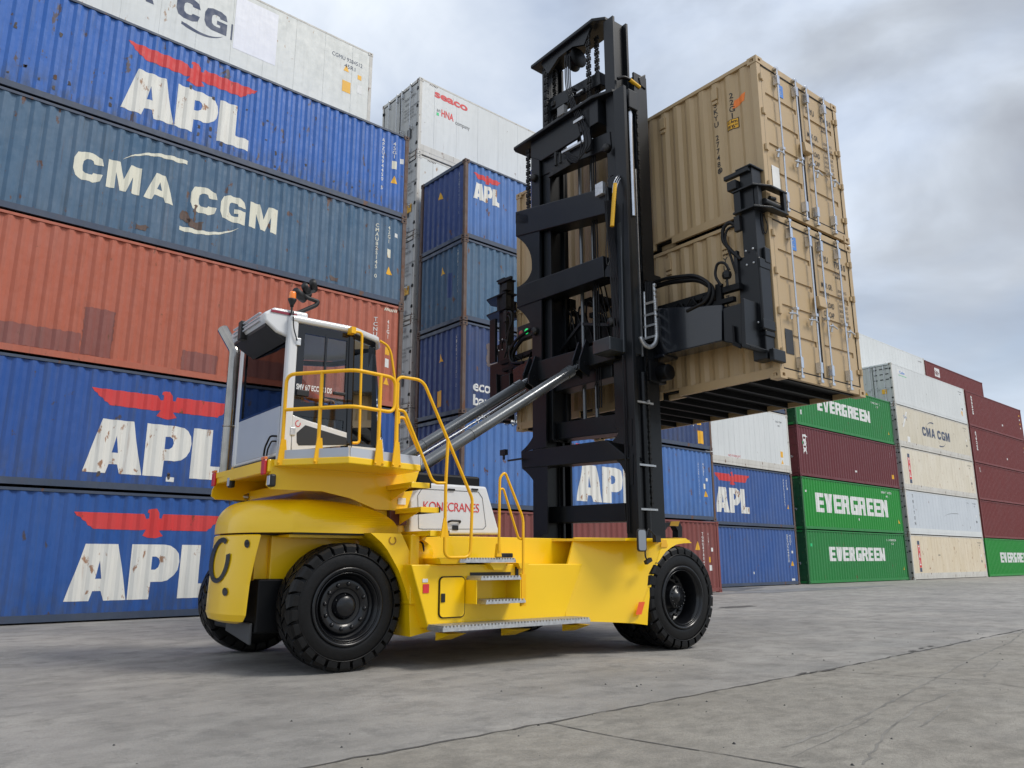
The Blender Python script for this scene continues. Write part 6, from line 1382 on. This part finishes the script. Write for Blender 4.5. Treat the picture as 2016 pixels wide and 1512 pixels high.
# legs
LY, LX = 6.22, 9.42
for near in (True, False):
    F = (lambda yy: yy) if near else (lambda yy: 2 * SC - yy + .30)
    def bx(m, x0, x1, y0, y1, z0, z1): ya, yb = sorted((F(y0), F(y1))); m.box(x0, x1, ya, yb, z0, z1)
    ex_ = 0.0 if near else .30
    m = MB(); bx(m, LX, TX0 - .015, LY, LY + .28, 4.44, 5.56); leg = part(m, 'spreader_leg', black, bevel=.02)
    m = MB(); bx(m, LX + .05, TX0 - .02, LY + .02, LY + .25, 4.02, 4.44); bx(m, TX0 - .22, TX0 + .08, LY - .08, LY - .0, 3.98, 4.16); bx(m, LX + .04, TX0 - .02, LY + .0, LY + .27, 4.36, 4.44); part(m, 'leg_foot', black, leg, .012)
    m = MB(); bx(m, LX + .02, TX0 - .05, LY + .03, LY + .27, 5.56, 6.34); bx(m, LX + .14, TX0 - .02, LY - .02, LY + .03, 5.50, 5.74); part(m, 'leg_top', black, leg, .01)
    m = MB(); bx(m, LX - .014, LX, LY + .02, LY + .36, 4.48, 5.62); bx(m, LX - .02, TX0 - .02, LY - .012, LY - .0, 4.46, 4.60); bx(m, LX + .0, TX0 - .02, LY - .010, LY, 5.40, 5.54)
    if not near: bx(m, LX - .06, LX + .0, LY - .20, LY - .0, 5.25, 6.2); bx(m, LX - .08, LX - .014, LY - .15, LY + .5, 4.1, 5.2)
    part(m, 'leg_cover', black, leg, .005)
    m = MB()
    for zz_ in (6.33, 6.68):
        P_ = [(LX - .06, F(LY + .36)), (LX - .06, F(LY - .02 - ex_)), (LX + .22, F(LY - .16 - ex_ * 1.3)), (TX0 + .34, F(LY - .16 - ex_ * 1.3)), (TX0 + .34, F(LY - .05)), (TX0 - .03, F(LY - .03)), (TX0 - .03, F(LY + .36))]
        m.prism([(x, y, zz_) for x, y in P_], (0, 0, .03))
    bx(m, LX + .02, LX + .12, LY - .05, LY + .02, 6.36, 6.68); bx(m, TX0 + .25, TX0 + .32, LY - .15, LY - .08, 6.36, 6.68); bx(m, LX - .04, LX + .02, LY + .22, LY + .34, 6.36, 6.68); part(m, 'head_frame', black, leg, .006)
    m = MB(); bx(m, TX0 - .27, TX0 - .03, LY + .03, LY + .25, 6.36, 7.02); bx(m, TX0 - .33, TX0 - .0, LY - .0, LY + .28, 7.02, 7.05); bx(m, TX0 - .33, TX0 - .26, LY + .05, LY + .50, 6.95, 7.02); part(m, 'lock_arm', black, leg, .01)
    m = MB(); bx(m, LX - .08, LX + .06, LY + .26, LY + .42, 6.73, 6.88); bx(m, LX + .0, LX + .10, LY + .26, LY + .34, 6.38, 6.66); bx(m, LX - .05, LX + .02, LY + .26, LY + .36, 6.05, 6.3); part(m, 'lock_actuator', blackprint, leg, .01); m = MB()
    yq_ = F(LY - .06); m.tube([(LX + .15, yq_, 6.46), (TX0 + .25, yq_, 6.46)], .05, 8); m.tube([(LX + .3, yq_, 6.56), (TX0 + .15, yq_, 6.58)], .03, 8); part(m, 'lock_actuator', blackprint, leg, .01)
    m = MB()
    for zq_ in (4.56, 5.48, 5.70):
        for yy in (LY + .08, LY + .20): m.lathe([(.016, 0), (.016, .014), (0, .014)], (LX - .015, F(yy), zq_), (-1, 0, 0), 8)
    part(m, 'bolts', galv, leg)
    hose([(LX - .02, F(LY + .30), 5.6), (LX - .05, F(LY + .42), 5.75), (LX - .05, F(LY + .58), 5.98), (LX - .05, F(LY + .56), 6.18), (LX - .05, F(LY + .44), 6.25), (LX - .0, F(LY + .30), 6.12)], .03, rad=.15)
    hose([(LX - .04, F(LY + .38), 5.4), (LX - .06, F(LY + .46), 5.75), (LX - .06, F(LY + .53), 6.0), (LX - .06, F(LY + .48), 6.15), (LX - .02, F(LY + .32), 6.16)], .02, rad=.15)
    hose([(TX0 - .06, F(LY + .02), 6.30), (TX0 - .02, F(LY - .02), 6.1), (TX0 - .06, F(LY + .01), 5.95), (TX0 - .12, F(LY + .02), 6.1), (TX0 - .12, F(LY + .02), 6.3)], .008, rad=.1)
    m = MB(); bx(m, LX - .05, LX + .02, LY + .34, LY + .40, 5.2, 5.75); part(m, 'hose_post', blackprint, leg)
    m = MB(); yq_ = F(LY + .52); m.lathe([(.0, .09), (.065, .05), (.075, .0), (.06, -.05), (0, -.07)], (LX - .08, yq_, 5.40), (0, 0, 1), 6, False); m.tube([(LX - .08, yq_, 5.15), (LX - .08, yq_, 5.36)], .018, 6); part(m, 'warning_horn', blackprint, leg)
    # lattice bars and hose loops over the arm
    m = MB(); m.bar((9.34, F(6.50), 5.16), (9.34, F(8.6), 5.22), .10, .09); m.bar((9.30, F(6.60), 4.98), (9.30, F(8.6), 5.02), .08, .07); m.bar((9.30, F(6.86), 4.86), (9.30, F(6.86), 5.28), .10, .07); part(m, 'hose_tray', black2)
    m = MB(); pts_ = [(9.25, F(8.6), 5.52), (9.25, F(7.9), 5.60), (9.25, F(7.20), 5.46), (9.25, F(6.92), 5.22), (9.25, F(7.0), 4.98), (9.25, F(7.4), 4.92)]
    m.tube(fillet(pts_, .3, 7), .045, 6); m.tube(fillet([(9.18, yy, z + .05) for _, yy, z in pts_], .3, 7), .03, 6); part(m, 'hose_loop', hosem)
    hose([(9.24, F(6.62), 5.42), (9.2, F(6.66), 5.55), (9.2, F(6.80), 5.58), (9.2, F(6.86), 5.4), (9.2, F(6.75), 5.2)], .022)
    m = MB()
    for k in range(14): yy = 7.0 + 1.3 * rnd.random(); z = 5.0 + .13 * rnd.random(); bx(m, 9.2 + .2 * rnd.random(), 9.5, yy, yy + .05 + .12 * rnd.random(), z, z + .06 + .08 * rnd.random())
    for k in range(5): yy = 7.0 + .25 * k; m.tube(fillet([(9.25, F(yy), 5.05), (9.22, F(yy + .08), 5.18), (9.25, F(yy + .2), 5.08)], .05), .012, 6)
    part(m, 'valve_group', black2)
    m = MB(); bx(m, 9.0, 9.4, 8.05, 8.35, 3.95, 4.3); m.lathe([(.0, -.1), (.13, -.1), (.13, .12), (0, .12)], (9.25, F(7.95), 4.1), (0, 1, 0), 14); part(m, 'slew_motor', black2, bevel=.02)
# machinery seen through the mast opening
m = MB()
m.box(9.08, 9.4, 8.7, 10.3, 4.9, 5.25)
for k in range(22): yy = 8.75 + 1.5 * rnd.random(); z = 4.95 + .75 * rnd.random(); m.box(9.1, 9.2 + .15 * rnd.random(), yy, yy + .04 + .14 * rnd.random(), z, z + .05 + .14 * rnd.random())
part(m, 'valve_block', black2)
for k in range(7): yy = 8.8 + .2 * k; hose([(9.08, yy, 4.9), (9.0, yy + .05, 5.3 + .1 * (k % 3)), (9.05, yy + .3, 5.7), (9.1, yy + .4, 5.2)], .018, rad=.2)
for k in range(4): hose([(9.05, 8.9 + .1*k, 5.2), (8.98, 9.0 + .1*k, 5.9), (9.0, 9.25 + .1*k, 6.3)], .014, rad=.2)
m = MB(); m.bar((8.9, 10.2, 4.75), (8.9, 9.5, 5.22), .06, .05); m.bar((8.9, 9.5, 5.22), (8.9, 8.75, 5.02), .06, .05); part(m, 'carriage_stay', black)
m = MB(); v = tx(1036, 655, 9.25); m.box(9.2, 9.35, v.y - .22, v.y + .22, v.z - .12, v.z + .16); sg_ = part(m, 'signal_light', blackprint, bevel=.01)
for (dy_, mt_, nm_) in ((-.08, greenlamp, 'green_lamp'), (.10, redlamp, 'red_lamp')): m = MB(); m.lathe([(.0, .03), (.05, .02), (.06, 0), (.06, -.01)], (9.2, v.y + dy_, v.z), (-1, 0, 0), 14); part(m, nm_, mt_, sg_)

# ------------------------------------------------------------------ the driver, seated in the cab
dp = tw(3.70, 9.30, 2.92)
person = thing('person', 'driver in an orange jacket seated inside the cab behind tinted glass', 'person', (dp.x, dp.y, dp.z), -YAW)
def skinned(name, joints, bones, mat, root=0, sub=2):
    me = bpy.data.meshes.new(name); me.from_pydata([j[:3] for j in joints], bones, []); me.update(); o = bpy.data.objects.new(name, me); C.objects.link(o); o.parent = person
    md = o.modifiers.new('body', 'SKIN'); me.skin_vertices or None
    for i, j in enumerate(joints): me.skin_vertices[0].data[i].radius = (j[3], j[4] if len(j) > 4 else j[3])
    me.skin_vertices[0].data[root].use_root = True; md.use_smooth_shade = True
    sb = o.modifiers.new('smooth', 'SUBSURF'); sb.levels = sub; sb.render_levels = sub; me.materials.append(mat); return o
# x forward, z up from the seat
J = [(0, 0, .08, .13, .17), (-.03, 0, .28, .12, .16), (-.04, 0, .46, .11, .17), (-.03, 0, .56, .06, .07), (-.01, 0, .64, .05), (0.0, 0, .72, .085, .078), (.0, 0, .80, .085, .075)]
Bn = [(0, 1), (1, 2), (2, 3), (3, 4), (4, 5), (5, 6)]
for s_ in (-1, 1):
    i0 = len(J); J += [(-.03, .19 * s_, .49, .062), (.10, .24 * s_, .30, .048), (.33, .17 * s_, .27, .036), (.40, .15 * s_, .28, .028)]; Bn += [(2, i0), (i0, i0 + 1), (i0 + 1, i0 + 2), (i0 + 2, i0 + 3)]
    i1 = len(J); J += [(.12, .11 * s_, .07, .085), (.46, .13 * s_, .10, .065), (.50, .13 * s_, -.28, .045), (.62, .13 * s_, -.32, .038)]; Bn += [(0, i1), (i1, i1 + 1), (i1 + 1, i1 + 2), (i1 + 2, i1 + 3)]
    for f_ in range(5):
        k0 = len(J); yy = .15 * s_ + (f_ - 2) * .016; ln_ = (.05, .075, .08, .075, .06)[f_]
        J += [(.44, yy, .285, .010), (.44 + ln_ * .6, yy, .275, .009), (.44 + ln_ * .8, yy, .245, .008)]; Bn += [(i0 + 3, k0), (k0, k0 + 1), (k0 + 1, k0 + 2)]
skinned('body', J, Bn, skin)
J2 = [(0, 0, .06, .14, .18), (-.03, 0, .28, .13, .18), (-.04, 0, .46, .12, .19), (-.03, 0, .54, .08, .09)]; B2 = [(0, 1), (1, 2), (2, 3)]
for s_ in (-1, 1): i0 = len(J2); J2 += [(-.03, .20 * s_, .49, .075), (.10, .245 * s_, .30, .062), (.31, .175 * s_, .27, .048)]; B2 += [(2, i0), (i0, i0 + 1), (i0 + 1, i0 + 2)]
skinned('jacket', J2, B2, hivis)
J3 = [(0, 0, .05, .135, .175)]; B3 = []
for s_ in (-1, 1): i0 = len(J3); J3 += [(.12, .11 * s_, .07, .095), (.46, .13 * s_, .10, .075), (.50, .13 * s_, -.26, .058)]; B3 += [(0, i0), (i0, i0 + 1), (i0 + 1, i0 + 2)]
skinned('trousers', J3, B3, trouser)
def pmesh(m, name, mat): o = m.build(name, mat, person, (0, 0, 0)); return o
m = MB(); m.lathe([(.0, .11), (.05, .10), (.085, .06), (.096, .0), (.092, -.04)], (-.012, 0, .79), (-.1, 0, 1), 18); pmesh(m, 'hair', hairm)
m = MB(); m.lathe([(.0, .03), (.012, .0)], (.088, 0, .745), (1, 0, .2), 8); m.lathe([(.0, .012), (.010, .0)], (.0, .083, .75), (0, 1, 0), 8); m.lathe([(.0, .012), (.010, .0)], (.0, -.083, .75), (0, -1, 0), 8); pmesh(m, 'nose_and_ears', skin)
m = MB()
for s_ in (-1, 1): m.lathe([(.0, .006), (.010, .0)], (.080, .03 * s_, .765), (1, 0, 0), 8)
m.box(.078, .084, -.022, .022, .70, .707); pmesh(m, 'eyes_and_mouth', darkhole)
